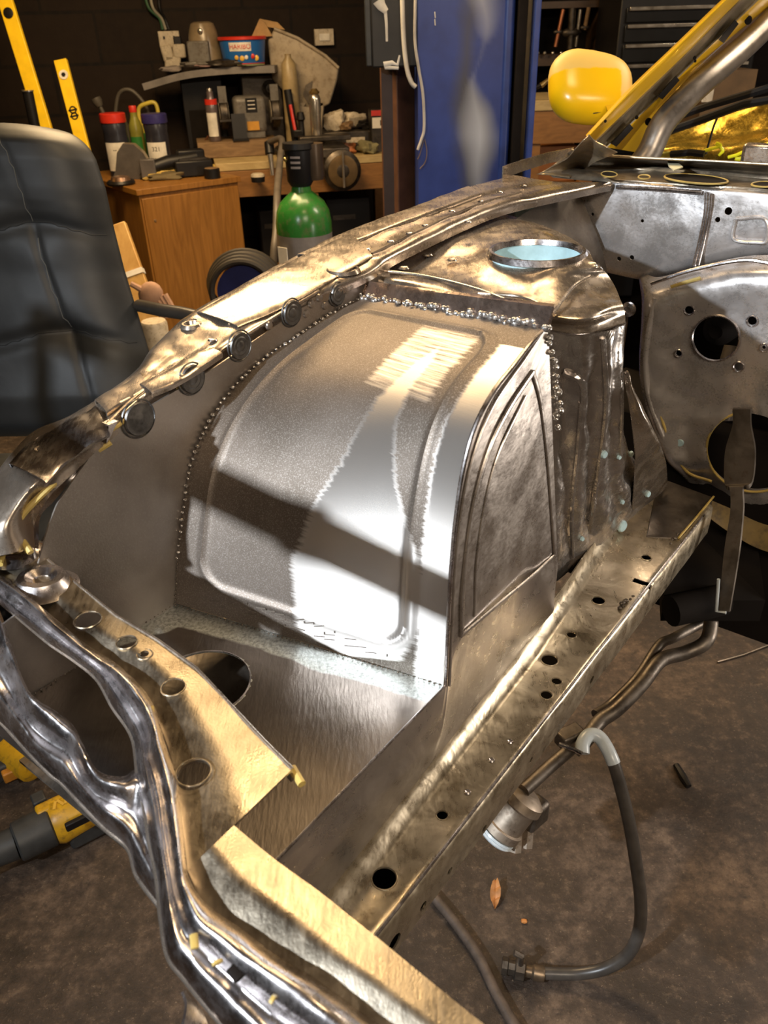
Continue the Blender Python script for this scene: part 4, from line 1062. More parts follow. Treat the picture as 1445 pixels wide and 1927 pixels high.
MB().box(onz(1005,1530,0.36), (0.05, 0.035, 0.05), 0.7).build('caliper_lug', M['dusty'], body, bevel=0.008)
for x, y in ((972,1588),(993,1580)):
    MB().tube([onz(x, y-26, 0.33), onz(x-3, y+14, 0.30)], 0.012, 6).build('fork_prong', dm, body)
hose = thing('rubber_hose', 'grey rubber hose looping from the link rod down onto the floor', 'hose', onz(1000,1830,0.0))
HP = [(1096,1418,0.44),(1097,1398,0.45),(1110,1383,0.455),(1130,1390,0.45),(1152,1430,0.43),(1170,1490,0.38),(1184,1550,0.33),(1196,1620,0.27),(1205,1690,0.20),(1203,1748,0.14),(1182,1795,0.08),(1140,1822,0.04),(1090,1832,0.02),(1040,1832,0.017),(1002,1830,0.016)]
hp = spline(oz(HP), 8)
MB().tube(hp[:34], 0.0125, 14).build('pale_hose_sheen', M['steelblue'], hose, label='pale blue-white upper length, light painted on')  # upper hose length coloured pale, strong light painted in
MB().tube(hp[32:], 0.0115, 14).build('hose_wall', M['rubber'], hose)
brs = metal('tarnished_fitting', (0.16, 0.12, 0.08), (0.36, 0.28, 0.2), 0.35, 0.5, wave=0.2)
e0, e1 = onz(1004,1830,0.017), onz(950,1818,0.02); dd = (e1-e0).normalized()
MB().lathe(e0, dd, [(0.013, -0.02), (0.0145, -0.015), (0.0145, 0.0), (0.011, 0.004), (0.011, 0.015)], 20).build('hose_clamp', brs, hose)
MB().lathe(e0, dd, [(0.011, 0.015), (0.02, 0.018), (0.021, 0.034), (0.014, 0.036), (0.014, 0.048), (0.017, 0.05), (0.017, 0.06)], 8).build('hex_fitting', M['dusty'], hose, smooth=False)
MB().tube([e0+dd*0.026+Z*0.012, e0+dd*0.026+Z*0.045, e0+dd*0.04+Z*0.05], 0.006, 8).build('fitting_lever', M['dusty'], hose)
h2 = thing('air_line', 'thin dusty brown air line lying on the floor below the chassis rail', 'hose', onz(900,1800,0))
MB().tube(spline(oz([(770,1640,0.012),(820,1692,0.012),(868,1752,0.012),(905,1808,0.012),(935,1870,0.012),(975,1940,0.012),(1040,2030,0.012)]), 8), 0.0105, 12).build('line', plain('dusty_brown_rubber', (0.075, 0.055, 0.042), 0.6, 0, 0.4, 40), h2)
lf = MB(); L0 = onz(932,1683,0.012)
ctr = [L0 + Vector((0.004, 0.026, 0.008))*(1-t/8*2) for t in range(9)]
rws = []
for i, t in enumerate(range(9)):
    w = 0.011*math.sin(math.pi*min(1, (t+0.4)/8.6))**0.7
    rws.append([ctr[i] + Vector((w*s, 0, 0.007*abs(s) + 0.003*math.sin(i*2.2+s))) for s in (-1, -0.5, 0, 0.5, 1)])
lf.grid(rws, 0.0006, Z); tag(lf.build('dead_leaf', plain('dry_leaf', (0.42, 0.19, 0.06), 0.6, 0, 0.3, 60), None, loc=L0), 'small curled orange-brown dead leaf on the concrete floor', 'leaf')
# ------------------------------------------------------------------ lettering
def text_mesh(name, s, size, mat, parent, origin, right, up, depth=0.0008, bend=None, align='CENTER'):
    cu = bpy.data.curves.new('txt', 'FONT'); cu.body = s; cu.size = size; cu.align_x = align; cu.align_y = 'CENTER'; cu.extrude = depth; cu.resolution_u = 3
    to = bpy.data.objects.new('txt', cu); COL.objects.link(to)
    dg = bpy.context.evaluated_depsgraph_get(); me = bpy.data.meshes.new_from_object(to.evaluated_get(dg))
    bpy.data.objects.remove(to, do_unlink=True); bpy.data.curves.remove(cu)
    right = Vector(right).normalized(); up = Vector(up).normalized(); nn = right.cross(up)
    org = WL[parent.name]
    for v in me.vertices:
        x, y, z = v.co
        if bend:                                 # wrap round a vertical axis of radius bend behind the origin
            a = x/bend; p = Vector(origin) - nn*bend + (nn*math.cos(a) + right*math.sin(a))*(bend+z) + up*y
        else: p = Vector(origin) + right*x + up*y + nn*z
        v.co = p - org
    me.name = name; o = bpy.data.objects.new(name, me); COL.objects.link(o); me.materials.append(mat); o.parent = parent; WL[o.name] = org
    return o
def fxy(yaw): return Vector((math.cos(yaw), math.sin(yaw), 0)), Vector((-math.sin(yaw), math.cos(yaw), 0))
RX = Vector((1, 0, 0)); TOCAM = Vector((0, -1, 0))
white_p = plain('off_white_plastic', (0.52, 0.45, 0.34), 0.5, 0, 0.15, 20, dirt=(0.25, 0.19, 0.12))
white_c = plain('white_print', (0.7, 0.66, 0.58), 0.5)
red_p = plain('red_plastic', (0.55, 0.03, 0.015), 0.35)
blue_p = plain('navy_plastic', (0.03, 0.025, 0.12), 0.35)
dark_m = metal('greasy_dark_tool_steel', (0.035, 0.03, 0.025), (0.14, 0.12, 0.10), 0.35, 0.55, wave=0.3, rust=0.4)
grey_m = plain('grey_tool_enamel', (0.13, 0.12, 0.105), 0.45, 0, 0.2, 18, dirt=(0.07, 0.05, 0.035))
chrome = metal('worn_chrome', (0.5, 0.45, 0.38), (0.8, 0.75, 0.66), 0.12, 0.25, wave=0.05)
oak = wood('golden_brown_veneer', (0.20, 0.085, 0.014), (0.33, 0.15, 0.03), (14, 14, 1.2), 0.42)
bench_w = wood('brown_bench_timber', (0.17, 0.075, 0.018), (0.28, 0.13, 0.035), (3, 3, 14), 0.6)
plank_w = wood('pale_worktop_edge', (0.34, 0.24, 0.10), (0.50, 0.38, 0.18), (3, 3, 10), 0.6)
ply_w = wood('greasy_block_timber', (0.14, 0.08, 0.035), (0.26, 0.16, 0.075), (3, 3, 14), 0.7)

# ------------------------------------------------------------------ spirit levels against the wall
lev_y = plain('yellow_level_enamel', (0.80, 0.52, 0.01), 0.4, 0, 0.1, 20)
def level(name, a, b, w, d, label, hole):
    a, b = Vector(a), Vector(b); ax = (b-a).normalized(); t = thing(name, label, 'spirit level', a, 'yellow levels leaning on the blockwork wall')
    x = RX - ax*RX.dot(ax); x.normalize(); y = ax.cross(x)
    q = Matrix((x, y, ax)).transposed()
    MB().box((a+b)/2, (w, d, (b-a).length), q).build('beam', lev_y, t, bevel=0.003)
    for s in (-1, 1):
        MB().box((a+b)/2 - y*(d/2)*(-1) - y*0 + x*(s*w*0.40), (w*0.12, d*0.25, (b-a).length*0.995), q).build('flange_rib', lev_y, t)
    fr = -y if (-y).dot(TOCAM) > 0 else y
    for kind, ytgt in hole:
        k = min((i/400 for i in range(401)), key=lambda i: abs(CY - FPX*(a.lerp(b, i)-OR).dot(UP)/(a.lerp(b, i)-OR).dot(FW) - ytgt))
        c = a.lerp(b, k) + fr*(d/2)
        if kind == 'knob':
            MB().lathe(c, fr, [(w*0.34, 0), (w*0.34, 0.004), (w*0.25, 0.006)], 24).build('vial_cover', M['black'], t)
        elif kind == 'vial':
            MB().lathe(c, fr, [(w*0.36, 0), (w*0.34, 0.004)], 24).build('vial_ring', white_c, t)
            MB().lathe(c, fr, [(w*0.18, 0.004), (w*0.16, 0.006)], 6).build('vial', M['black'], t)
        else:
            MB().lathe(c, fr, [(w*0.30, 0), (w*0.28, 0.002), (w*0.2, 0.002), (w*0.18, 0)], 20, caps=False).build('round_mark', M['black'], t)
            MB().box(c + fr*0.001, (w*0.7, 0.002, w*0.12), q).build('round_mark', M['black'], t)
    return t
def proj_down(p0, p1, z):     # extend a line p0->p1 until height z
    k = (z-p0.z)/(p1.z-p0.z); return p0 + (p1-p0)*k
lt, lb = ony(4, -20, 4.95), ony(83, 236, 4.80)
bot_ = proj_down(lt, lb, 0.02); topp = lt + (lt-lb).normalized()*0.25
level('spirit_level', bot_, topp, 0.075, 0.028, 'longest yellow spirit level, leaning on the wall behind the chair', [('knob', 25)])
lt, lb = ony(114, 113, 4.95), ony(166, 312, 4.80)
level('spirit_level', proj_down(lt, lb, 0.02), lt, 0.068, 0.028, 'shorter yellow spirit level leaning on the wall beside the red-lidded bottle', [('vial', 142), ('mark', 208), ('mark', 219)])
a, b = ony(52, 172, 4.5), ony(66, 240, 4.5)
b2 = proj_down(a, b, 0.0); t = thing('black_tube', 'glossy black tube standing behind the office chair', 'tube', b2)
MB().cyl(b2, a, 0.026, seg=20).build('tube_body', M['black'], t); MB().cyl(a, a+(a-b2).normalized()*0.006, 0.029, seg=20).build('tube_rim', chrome, t)

# ------------------------------------------------------------------ office chair
leather = bpy.data.materials.new('worn_slate_leather'); leather = plain('worn_slate_leather', (0.028, 0.031, 0.034), 0.46, 0, 0.4, 5, bmp=0.2, dirt=None, spec=0.5)
CY0 = 2.15
ch_c = ony(-60, 600, CY0); ch_c = Vector((ch_c.x, CY0+0.05, 0))
chair = thing('office_chair', 'high-backed black and slate leather office chair with tufted backrest', 'chair', ch_c)
outl_r = [(150,248),(178,290),(196,345),(212,420),(232,500),(258,585),(280,660),(292,730),(300,820)]
# backrest as a padded sheet: rows by height, columns across; right outline follows the photo, left mirrored about its axis
axis_px = [(-70,232),(-62,290),(-55,345),(-46,420),(-36,500),(-22,585),(-8,660),(0,730),(8,820)]
rows = []
yd = [2.18, 2.16, 2.15, 2.14, 2.12, 2.09, 2.06, 2.03, 2.02]
for (ax_, ay), (rx, ry), Yd in zip(axis_px, outl_r, yd):
    c0 = ony(ax_, ay, Yd); r0 = ony(rx, ry, Yd); hw = (r0.x - c0.x)
    rows.append((c0, hw, r0.z))
def backpt(s, t):      # s: 0 top..1 bottom, t: -1..1
    k = s*(len(rows)-1); i = min(int(k), len(rows)-2); f = k-i
    c0 = rows[i][0].lerp(rows[i+1][0], f); hw = lerp(rows[i][1], rows[i+1][1], f)
    return c0, hw
NR, NC = 90, 90
front = []; back = []
for i in range(NR):
    s = i/(NR-1); fr_, bk_ = [], []
    for j in range(NC):
        t = -1 + 2*j/(NC-1); c0, hw = backpt(s, t)
        # rounded top corners
        x = t*hw
        if s < 0.10: x *= (0.80 + 0.20*math.sqrt(max(0, 1-(1-s/0.10)**2)))
        drop = 0.022*abs(t)**3
        edge = (1-abs(t)**6)
        topf = min(1, s/0.05)**0.5; botf = min(1, (1-s)/0.06)**0.5
        th = 0.075*edge*topf*botf
        # pillowed panels: vertical seams and cross seams
        seamx = [-0.38, 0.38]; seamz = [0.38, 0.69, 1.02]
        dx = min(abs(t - q*(1+0.75*s))*hw for q in seamx); dz = min(abs(s - q - 0.02*math.cos(t*6))*0.85 for q in seamz)
        groove = 0.007*math.exp(-(dx/0.010)**2)*(0.3 if s < 0.38 else 1)*(1 if abs(t) < 0.95 else 0) + 0.010*math.exp(-(dz/0.020)**2)
        tuft = 0
        for qx in seamx:
            for qz in (0.38, 0.69): tuft += (0.012 if qz < 0.5 else 0.022)*math.exp(-(((t-qx*(1+0.75*s))*hw)**2 + ((s-qz)*0.85)**2)/0.003)
        wr = 0.006*noise.noise(Vector((t*3, s*7, 3)))*(1 if s > 0.3 else 0.3)
        yoff = -(th - groove*edge*topf - tuft*edge + wr*edge)
        c = Vector((c0.x + x, c0.y, c0.z - drop))
        fr_.append(c + Vector((0, yoff, 0))); bk_.append(c + Vector((0, 0.045*edge*topf*botf + 0.004, 0)))
    front.append(fr_); back.append(bk_)
mb = MB(); mb.grid(front)
n0 = len(mb.v); mb.add([p for r in back for p in r], [(i*NC+j, (i+1)*NC+j, (i+1)*NC+j+1, i*NC+j+1) for i in range(NR-1) for j in range(NC-1)])
rim = [j for j in range(NC)] + [i*NC+NC-1 for i in range(1, NR)] + [(NR-1)*NC+j for j in range(NC-2, -1, -1)] + [i*NC for i in range(NR-2, 0, -1)]
mb.f += [(rim[k], rim[(k+1) % len(rim)], rim[(k+1) % len(rim)]+n0, rim[k]+n0) for k in range(len(rim))]
backrest = mb.build('backrest', leather, chair, sharp=70)
th_ = plain('pale_seam_thread', (0.16, 0.17, 0.17), 0.6)
def sm(s, t): return front[int(round(s*(NR-1)))][int(round((t+1)/2*(NC-1)))]
for qx in (-0.38, 0.38):
    for s0, s1 in ((0.03, 0.36), (0.41, 0.66)):
        MB().tube([sm(s0+(s1-s0)*k/14, max(-1, min(1, qx*(1+0.75*(s0+(s1-s0)*k/14))))) + Vector((0, -0.001, 0)) for k in range(15)], 0.0011, 6).build('seam', th_, backrest)
for s0 in (0.38, 0.69):
    MB().tube([sm(min(1, s0 + 0.02*math.cos(tt*6)), tt) + Vector((0, -0.001, 0)) for tt in [-0.95+1.9*k/40 for k in range(41)]], 0.0013, 6).build('seam', leather, backrest)
sx = ch_c.x; sz = 0.50
seat_g = []
for i in range(20):
    seat_g.append([Vector((sx - 0.27 + 0.54*j/19, CY0 - 0.02 - 0.48*i/19, sz + 0.03*math.sin(math.pi*j/19)**0.5*math.sin(math.pi*min(1, (i+1)/19))**0.5)) for j in range(20)])
MB().grid(seat_g, 0.09, Z).build('seat', leather, chair)
arm_r = [ony(262, 575, 2.10), ony(300, 583, 2.02), ony(345, 590, 1.97), ony(385, 600, 1.93)]
ar = plain('black_armrest_plastic', (0.04, 0.034, 0.028), 0.35)
MB().tube(spline(arm_r, 6), 0.018, 12, flat=(Z, 0.9)).build('armrest', ar, chair)
pe = arm_r[-1]; MB().tube(spline([pe, pe + Vector((0.01, -0.05, -0.10)), Vector((sx+0.29, CY0-0.30, sz-0.02))], 6), 0.018, 10).build('armrest_support', ar, chair)
ml = [Vector((2*sx - p.x, p.y, p.z)) for p in spline(arm_r, 6)]
MB().tube(ml, 0.018, 12, flat=(Z, 0.9)).build('armrest', ar, chair)
MB().tube([ml[-1], ml[-1]+Vector((-0.01, -0.05, -0.10)), Vector((sx-0.29, CY0-0.30, sz-0.02))], 0.018, 10).build('armrest_support', ar, chair)
MB().cyl((sx, CY0-0.25, 0.08), (sx, CY0-0.25, sz-0.07), 0.028).build('gas_lift', M['black'], chair)
for k in range(5):
    a = k*1.2566+0.3; e = Vector((sx+0.29*math.cos(a), CY0-0.25+0.29*math.sin(a), 0.07))
    lg = MB().tube([(sx, CY0-0.25, 0.11), e], [0.025, 0.016], 10).build('star_leg', M['black'], chair)
    MB().cyl(e + Vector((-0.012, 0, -0.042)), e + Vector((0.012, 0, -0.042)), 0.027, seg=16).build('castor', M['black'], lg)

# ------------------------------------------------------------------ cabinet
CTZ = 0.85; cab_c = onz(258, 357, CTZ); yw = math.radians(90-53); ex, ey = fxy(yw)
wR = 0.72; dD = 0.86
for k in range(200):
    q = cab_c + ex*(0.3+k*0.005); dd_ = q-OR
    if CX + FPX*dd_.dot(RT)/dd_.dot(FW) > 447: wR = 0.3+k*0.005; break
cc = cab_c + ex*wR/2 + ey*dD/2; cc.z = 0
cab = thing('wooden_cabinet', 'golden brown veneered cabinet beside the chair, cluttered on top', 'cabinet', (cc.x, cc.y, 0))
Rz = Matrix.Rotation(yw, 3, 'Z')
MB().box((cc.x, cc.y, CTZ-0.015), (wR+0.02, dD+0.02, 0.03), Rz).build('top', oak, cab, bevel=0.002)
MB().box((cc.x, cc.y, (CTZ-0.03)/2), (wR-0.01, dD-0.01, CTZ-0.03), Rz).build('carcass', oak, cab, bevel=0.002)
dp = cc - ey*(dD/2)
MB().box(dp + Z*0.41, (wR-0.03, 0.018, 0.78), Rz).build('front_panel', oak, cab, bevel=0.002)
MB().lathe(dp - ey*0.009 + ex*(-wR/2+0.07) + Z*0.68, -ey, [(0.008, 0), (0.006, 0.004)], 12).build('screw_cover', ply_w, cab)
CT = CTZ+0.001
def oncab(x, y, ymax=5.32):
    p = onz(x, y, CT)
    if p.y > ymax: p = ony(x, y, ymax); p.z = CT
    return p
def tall(x, ytop, Y, z0): return ony(x, ytop, Y).z - z0

def bottle(name, x, y, h, r, label, cat, body_m, cap_m, capr, caph, lab_m=None, group=None, base=None, neck=0.6, z0=CT, text=None):
    b = base if base is not None else onz(x, y, z0)
    t = thing(name, label, cat, b, group)
    MB().lathe(b, Z, [(r*0.9, 0), (r, 0.006), (r, h*0.62), (r*0.97, h*0.7), (r*neck*1.1, h*0.82), (r*neck, h*0.86), (r*neck, h-caph*0.6)], 28).build('body', body_m, t)
    MB().lathe(b + Z*(h-caph), Z, [(capr, 0), (capr*1.02, caph*0.1), (capr, caph*0.9), (capr*0.93, caph)], 28).build('cap', cap_m, t)
    if lab_m:
        mb = MB(); n = 14; vs = []; 
        g_ = [[b + Vector(((r+0.001)*math.sin(a), -(r+0.001)*math.cos(a), zz)) for a in [(-0.9+1.8*k/n) for k in range(n+1)]] for zz in (h*0.10, h*0.55)]
        lb_ = mb.grid(g_, 0.0012, TOCAM).build('paper_label', lab_m, t)
        if text:
            for i, s in enumerate(text): text_mesh('printing', s, r*0.5, M['black'], lb_, b + Z*(h*(0.44-0.14*i)) + TOCAM*(r+0.0012), RX, Z, bend=r+0.0016)
    return t
jar_black = plain('glossy_black_jar', (0.02, 0.02, 0.028), 0.3)
bottle('hand_cleaner_tub', 233, 322, tall(221, 212, 5.2, CT), 0.070, 'black tub with bright red screw lid on the cabinet', 'tub', jar_black, red_p, 0.074, 0.05, white_c, neck=0.95, text=['--'], base=Vector((ony(226, 300, 5.2).x, 5.2, CT)))
bottle('hand_cleaner_tub', 298, 322, tall(296, 213, 5.2, CT), 0.068, 'black tub with navy blue screw lid and printed white label', 'tub', jar_black, blue_p, 0.074, 0.05, white_c, neck=0.95, text=['321', '---'], base=Vector((ony(302, 300, 5.2).x, 5.2, CT)))
bottle('oil_bottle', 262, 300, tall(255, 199, 5.3, CT), 0.042, 'slim olive green bottle with small red cap between the tubs', 'bottle', plain('olive_bottle', (0.20, 0.19, 0.03), 0.3), red_p, 0.022, 0.035, plain('green_label', (0.03, 0.16, 0.03), 0.4), neck=0.5, base=Vector((ony(262, 300, 5.28).x, 5.32, CT)))
bj = Vector((ony(289, 300, 5.44).x, 5.46, CT)); JS = tall(289, 200, 5.46, CT)/0.38; t = thing('oil_jug', 'yellow plastic oil jug with looped handle behind the tubs', 'jug', bj)
yj = plain('yellow_oil_jug', (0.50, 0.40, 0.06), 0.35)
MB().box(bj + Z*0.14, (0.15, 0.10, 0.28)).build('jug_body', yj, t, bevel=0.03, segs=4)
MB().tube(spline([bj+Vector((-0.055, 0, 0.26)), bj+Vector((-0.045, 0, 0.34)), bj+Vector((0.0, 0, 0.365)), bj+Vector((0.06, 0, 0.365)), bj+Vector((0.07, 0, 0.27))], 8), 0.012, 10).build('handle', yj, t)
MB().box(bj + Vector((0, -0.052, 0.13)), (0.11, 0.003, 0.16)).build('paper_label', plain('green_print', (0.03, 0.20, 0.04), 0.4), t)
wc = Vector((ony(245, 300, 5.55).x-0.02, 5.52, CT)); t = thing('watering_can', 'dusty black can with arched handle and spout by the wall', 'watering can', wc)
gc_ = plain('dusty_black_plastic_can', (0.07, 0.06, 0.045), 0.6)
MB().lathe(wc, Z, [(0.08, 0), (0.085, 0.02), (0.08, 0.2), (0.05, 0.26), (0.045, 0.27)], 24).build('can_body', gc_, t)
MB().tube(spline([wc+Vector((-0.03, 0, 0.26)), wc+Vector((0.03, 0, 0.42)), wc+Vector((0.12, 0, 0.43)), wc+Vector((0.19, 0, 0.30)), wc+Vector((0.08, 0, 0.16))], 8), 0.011, 8).build('handle', gc_, t)
MB().tube([wc+Vector((-0.05, 0, 0.18)), wc+Vector((-0.10, 0, 0.36))], [0.02, 0.012], 10).build('spout', gc_, t)
MB().lathe(wc+Vector((-0.10, 0, 0.355)), Vector((-0.4, 0, 1)), [(0.02, 0), (0.032, 0.03), (0.03, 0.05)], 16).build('rose', gc_, t)

def lump(name, label, cat, p, size, mat, yaw=0.0, seedv=1.0, group=None, tilt=0.0, amp=0.25):
    t = MB(); n = 16; vs = []; fs = []; r_ = 10
    q = Matrix.Rotation(yaw, 3, 'Z') @ Matrix.Rotation(tilt, 3, 'Y')
    for i in range(r_+1):
        ph = math.pi*i/r_
        for k in range(n):
            th = 2*math.pi*k/n
            d = Vector((math.copysign(abs(math.cos(th))**0.6, math.cos(th))*math.sin(ph)**0.6, math.copysign(abs(math.sin(th))**0.6, math.sin(th))*math.sin(ph)**0.6, math.copysign(abs(math.cos(ph))**0.7, math.cos(ph))))
            f = 1 + amp*noise.noise(d*1.7 + Vector((seedv, seedv*2, 0)))
            o = q @ Vector((d.x*size[0]/2*f, d.y*size[1]/2*f, (d.z*f+1)*size[2]/2)); o.z = max(0.0, o.z)
            vs.append(Vector(p) + o)
    for i in range(r_):
        for k in range(n): fs.append((i*n+k, (i+1)*n+k, (i+1)*n+(k+1) % n, i*n+(k+1) % n))
    t.add(vs, fs); o = t.build(name, mat, None, loc=p); return tag(o, label, cat, group)
# welding mask shell, guard, cloths and oddments on the cabinet
wm = oncab(250, 333, 5.02); t = thing('grinding_guard', 'grey curved metal guard standing on the cabinet front corner', 'guard', wm)
gpts = [(-0.13, 0.0), (-0.10, 0.05), (-0.075, 0.14), (-0.03, 0.19), (0.03, 0.185), (0.075, 0.14), (0.10, 0.09), (0.09, 0.0)]
gm_ = plain('grey_guard_paint', (0.11, 0.10, 0.095), 0.4, 0.3)
MB().prism([wm + Vector((x, 0.02, z)) for x, z in gpts], Vector((0, 0.008, 0))).build('side_plate', gm_, t)
MB().grid([[wm + Vector((x, yy, z+0.003)) for x, z in gpts[2:7]] for yy in (0.02, 0.07)], 0.003, Z).build('curved_rim', plain('worn_rim', (0.36, 0.30, 0.22), 0.4, 0.6), t)
MB().box(wm + Vector((0.10, -0.005, 0.055)), (0.085, 0.05, 0.11), 0.15).build('mount_block', gm_, t, bevel=0.004)
t = thing('knockout_tin', 'low round dark tin with coppery lid in front of the guard', 'tin', oncab(226, 334, 4.86))
p = WL[t.name]; MB().lathe(p, Z, [(0.075, 0), (0.08, 0.01), (0.072, 0.022)], 28).build('base', M['black'], t); MB().lathe(p+Z*0.022, Z, [(0.055, 0), (0.05, 0.018), (0.02, 0.024)], 28).build('lid', metal('coppery_lid', (0.35, 0.2, 0.12), (0.6, 0.4, 0.28), 0.25, 0.4, wave=0.1), t)
ycl = plain('yellow_cloth', (0.52, 0.36, 0.09), 0.8, bmp=0.3)
lump('yellow_rag', 'crumpled yellow rag lying on the cabinet behind the tin', 'rag', oncab(338, 322, 5.15), (0.42, 0.22, 0.045), ycl, 0.5, 2.0, amp=0.6)
lump('crumpled_rag', 'crumpled olive rag at the front of the cabinet top', 'rag', oncab(312, 335, 5.0), (0.20, 0.09, 0.035), plain('olive_rag', (0.12, 0.09, 0.04), 0.8), 0.3, 5.0, amp=0.6)
t = thing('angle_tool', 'black heavy tool body lying on the yellow rag', 'power tool', oncab(318, 330, 5.05)); p = WL[t.name] + Z*0.05
MB().tube([p+Vector((-0.12, -0.02, 0.0)), p+Vector((0.0, 0.03, 0.03)), p+Vector((0.16, 0.09, 0.05))], [0.035, 0.04, 0.028], 14).build('tool_body', M['black'], t)
MB().box(p+Vector((0.12, 0.10, 0.06)), (0.16, 0.07, 0.06), 0.4).build('battery', M['black'], t, bevel=0.01)
MB().cyl(p+Vector((-0.12, -0.02, -0.01)), p+Vector((-0.15, -0.03, -0.04)), 0.022).build('chuck', dark_m, t)
t = thing('battery_block', 'dark rectangular battery pack lying near the right end of the cabinet', 'battery', oncab(366, 331, 5.3)); p = WL[t.name]
MB().box(p+Z*0.045, (0.22, 0.10, 0.09), 0.35).build('case', M['black'], t, bevel=0.01); MB().box(p+Z*0.094, (0.16, 0.06, 0.01), 0.35).build('rail', dark_m, t)
t = thing('black_cap', 'short black round cap on the front edge of the cabinet', 'loose cap', oncab(400, 335, 5.0)); p = WL[t.name]
MB().lathe(p, Z, [(0.046, 0), (0.046, 0.05), (0.042, 0.054)], 28).build('wall_part', M['black'], t); MB().lathe(p+Z*0.054, Z, [(0.040, 0), (0.036, 0.002)], 28).build('dusty_top', ply_w, t)  # a loose black cap, drawn as a short drum

# ------------------------------------------------------------------ wood lengths, glove and coil by the cabinet
a, b = ony(214, 425, 3.5), ony(292, 640, 3.3)
b2 = proj_down(a, b, 0.0); t = thing('timber_offcut', 'pale timber length leaning between chair and cabinet, white tape round it', 'timber', b2)
ax = (a-b2).normalized(); x = (RX - ax*RX.dot(ax)).normalized(); q = Matrix((x, ax.cross(x)*1, ax)).transposed()
lw = wood('pale_timber', (0.42, 0.23, 0.06), (0.58, 0.36, 0.12), (8, 8, 1))
MB().box((a+b2)/2, (0.105, 0.035, (a-b2).length), q).build('timber', lw, t, bevel=0.004)
tp = a + (b2-a)*0.0 - ax*0.21; MB().box(tp, (0.11, 0.042, 0.022), q).build('tape', white_c, t)
t = thing('work_glove', 'pinkish beige work glove draped over the timber end', 'glove', ony(284, 555, 3.2)); p = WL[t.name]
pk = plain('pinkish_glove', (0.40, 0.24, 0.16), 0.8)
MB().ball(p, 0.05, (1.0, 0.5, 1.1), rot=Matrix.Rotation(0.5, 3, 'Y')).build('palm', pk, t)
for k in range(4): MB().tube([p + Vector((0.0+0.018*k, 0, 0.0)), p + Vector((0.03+0.02*k, -0.01, -0.05-0.01*k)), p + Vector((0.03+0.02*k, -0.02, -0.09))], [0.014, 0.013, 0.010], 8).build('finger', pk, t)
MB().tube([p+Vector((-0.03, 0, 0.02)), p+Vector((-0.07, -0.01, 0.05))], [0.014, 0.011], 8).build('thumb', pk, t)
t = thing('paper_roll', 'white paper roll with red print standing below the armrest', 'roll', Vector((ony(295, 640, 3.0).x, 3.0, 0))); p = WL[t.name]
MB().lathe(p, Z, [(0.05, 0), (0.05, 0.62), (0.045, 0.63)], 24).build('roll', white_p, t); MB().lathe(p+Z*0.42, Z, [(0.0505, 0), (0.0505, 0.05)], 24, caps=False).build('red_print', red_p, t)
cp_ = ony(460, 540, 3.25); cp_ = Vector((cp_.x, 3.25, 0))
t = thing('cable_drum', 'dark cable drum with blue hub on the floor beside the cabinet', 'drum', cp_); ctr_ = Vector((cp_.x, 3.25, ony(460, 545, 3.25).z))
for k in range(7):
    MB().tube([ctr_ + Vector((math.cos(a)*(0.125+0.005*k), -0.05+0.02*k, math.sin(a)*(0.125+0.008*(k % 3)))) for a in [2*math.pi*i/36 for i in range(37)]], 0.013, 8).build('cable_turn', plain('black_cable', (0.03, 0.025, 0.02), 0.5) if k == 0 else bpy.data.materials['black_cable'], t)
MB().cyl(ctr_ + Vector((0, -0.04, 0)), ctr_ + Vector((0, 0.10, 0)), 0.105, seg=32).build('hub', plain('dark_blue_hub', (0.015, 0.02, 0.10), 0.4), t)
MB().box(cp_ + Z*(ctr_.z-0.13)/2, (0.22, 0.16, ctr_.z-0.13)).build('stand', M['black'], t, bevel=0.01)

# ------------------------------------------------------------------ workbench
bz = 0.90; yb = math.radians(12); bx, by = fxy(yb); Rb = Matrix.Rotation(yb, 3, 'Z')
bl = onz(405, 309, bz); br = onz(735, 290, bz); Lb = (br-bl).dot(bx)+0.15; bc = bl + bx*(Lb/2) + by*0.33
bench = thing('workbench', 'long brown timber workbench against the blockwork wall', 'workbench', (bc.x, bc.y, 0))
MB().box((bc.x, bc.y, bz-0.02), (Lb, 0.68, 0.045), Rb).build('worktop', plank_w, bench, bevel=0.004)
f0 = bc - by*0.325
MB().box((f0.x, f0.y, bz-0.12), (Lb-0.04, 0.035, 0.15), Rb).build('front_rail', bench_w, bench, bevel=0.003)
for s in (-1, -0.1, 0.96):
    for dy in (0.03, 0.58):
        p = f0 + bx*(s*(Lb/2-0.07)) + by*dy; MB().box((p.x, p.y, (bz-0.04)/2), (0.10, 0.08, bz-0.04), Rb).build('leg', bench_w, bench, bevel=0.003)
MB().box((bc.x, bc.y+0.02, 0.22), (Lb-0.06, 0.56, 0.03), Rb).build('lower_shelf', bench_w, bench)
BT = bz + 0.004
for x, w_, h_, lb_, cm in ((520, 0.24, 0.34, 'dark crate under the bench behind the gas cylinder', 'crate'), (650, 0.30, 0.40, 'black equipment case under the right end of the bench', 'case')):
    p = ony(x, 430, 5.65); p = Vector((p.x, p.y, 0.236)); t = thing('storage_'+cm, lb_, cm, p)
    MB().box(p+Z*h_/2, (w_, 0.28, h_), yb).build('shell', M['black'], t, bevel=0.01); MB().box(p+Z*h_*0.7+TOCAM*0.142, (w_*0.5, 0.01, 0.03), yb).build('handle', dark_m, t)

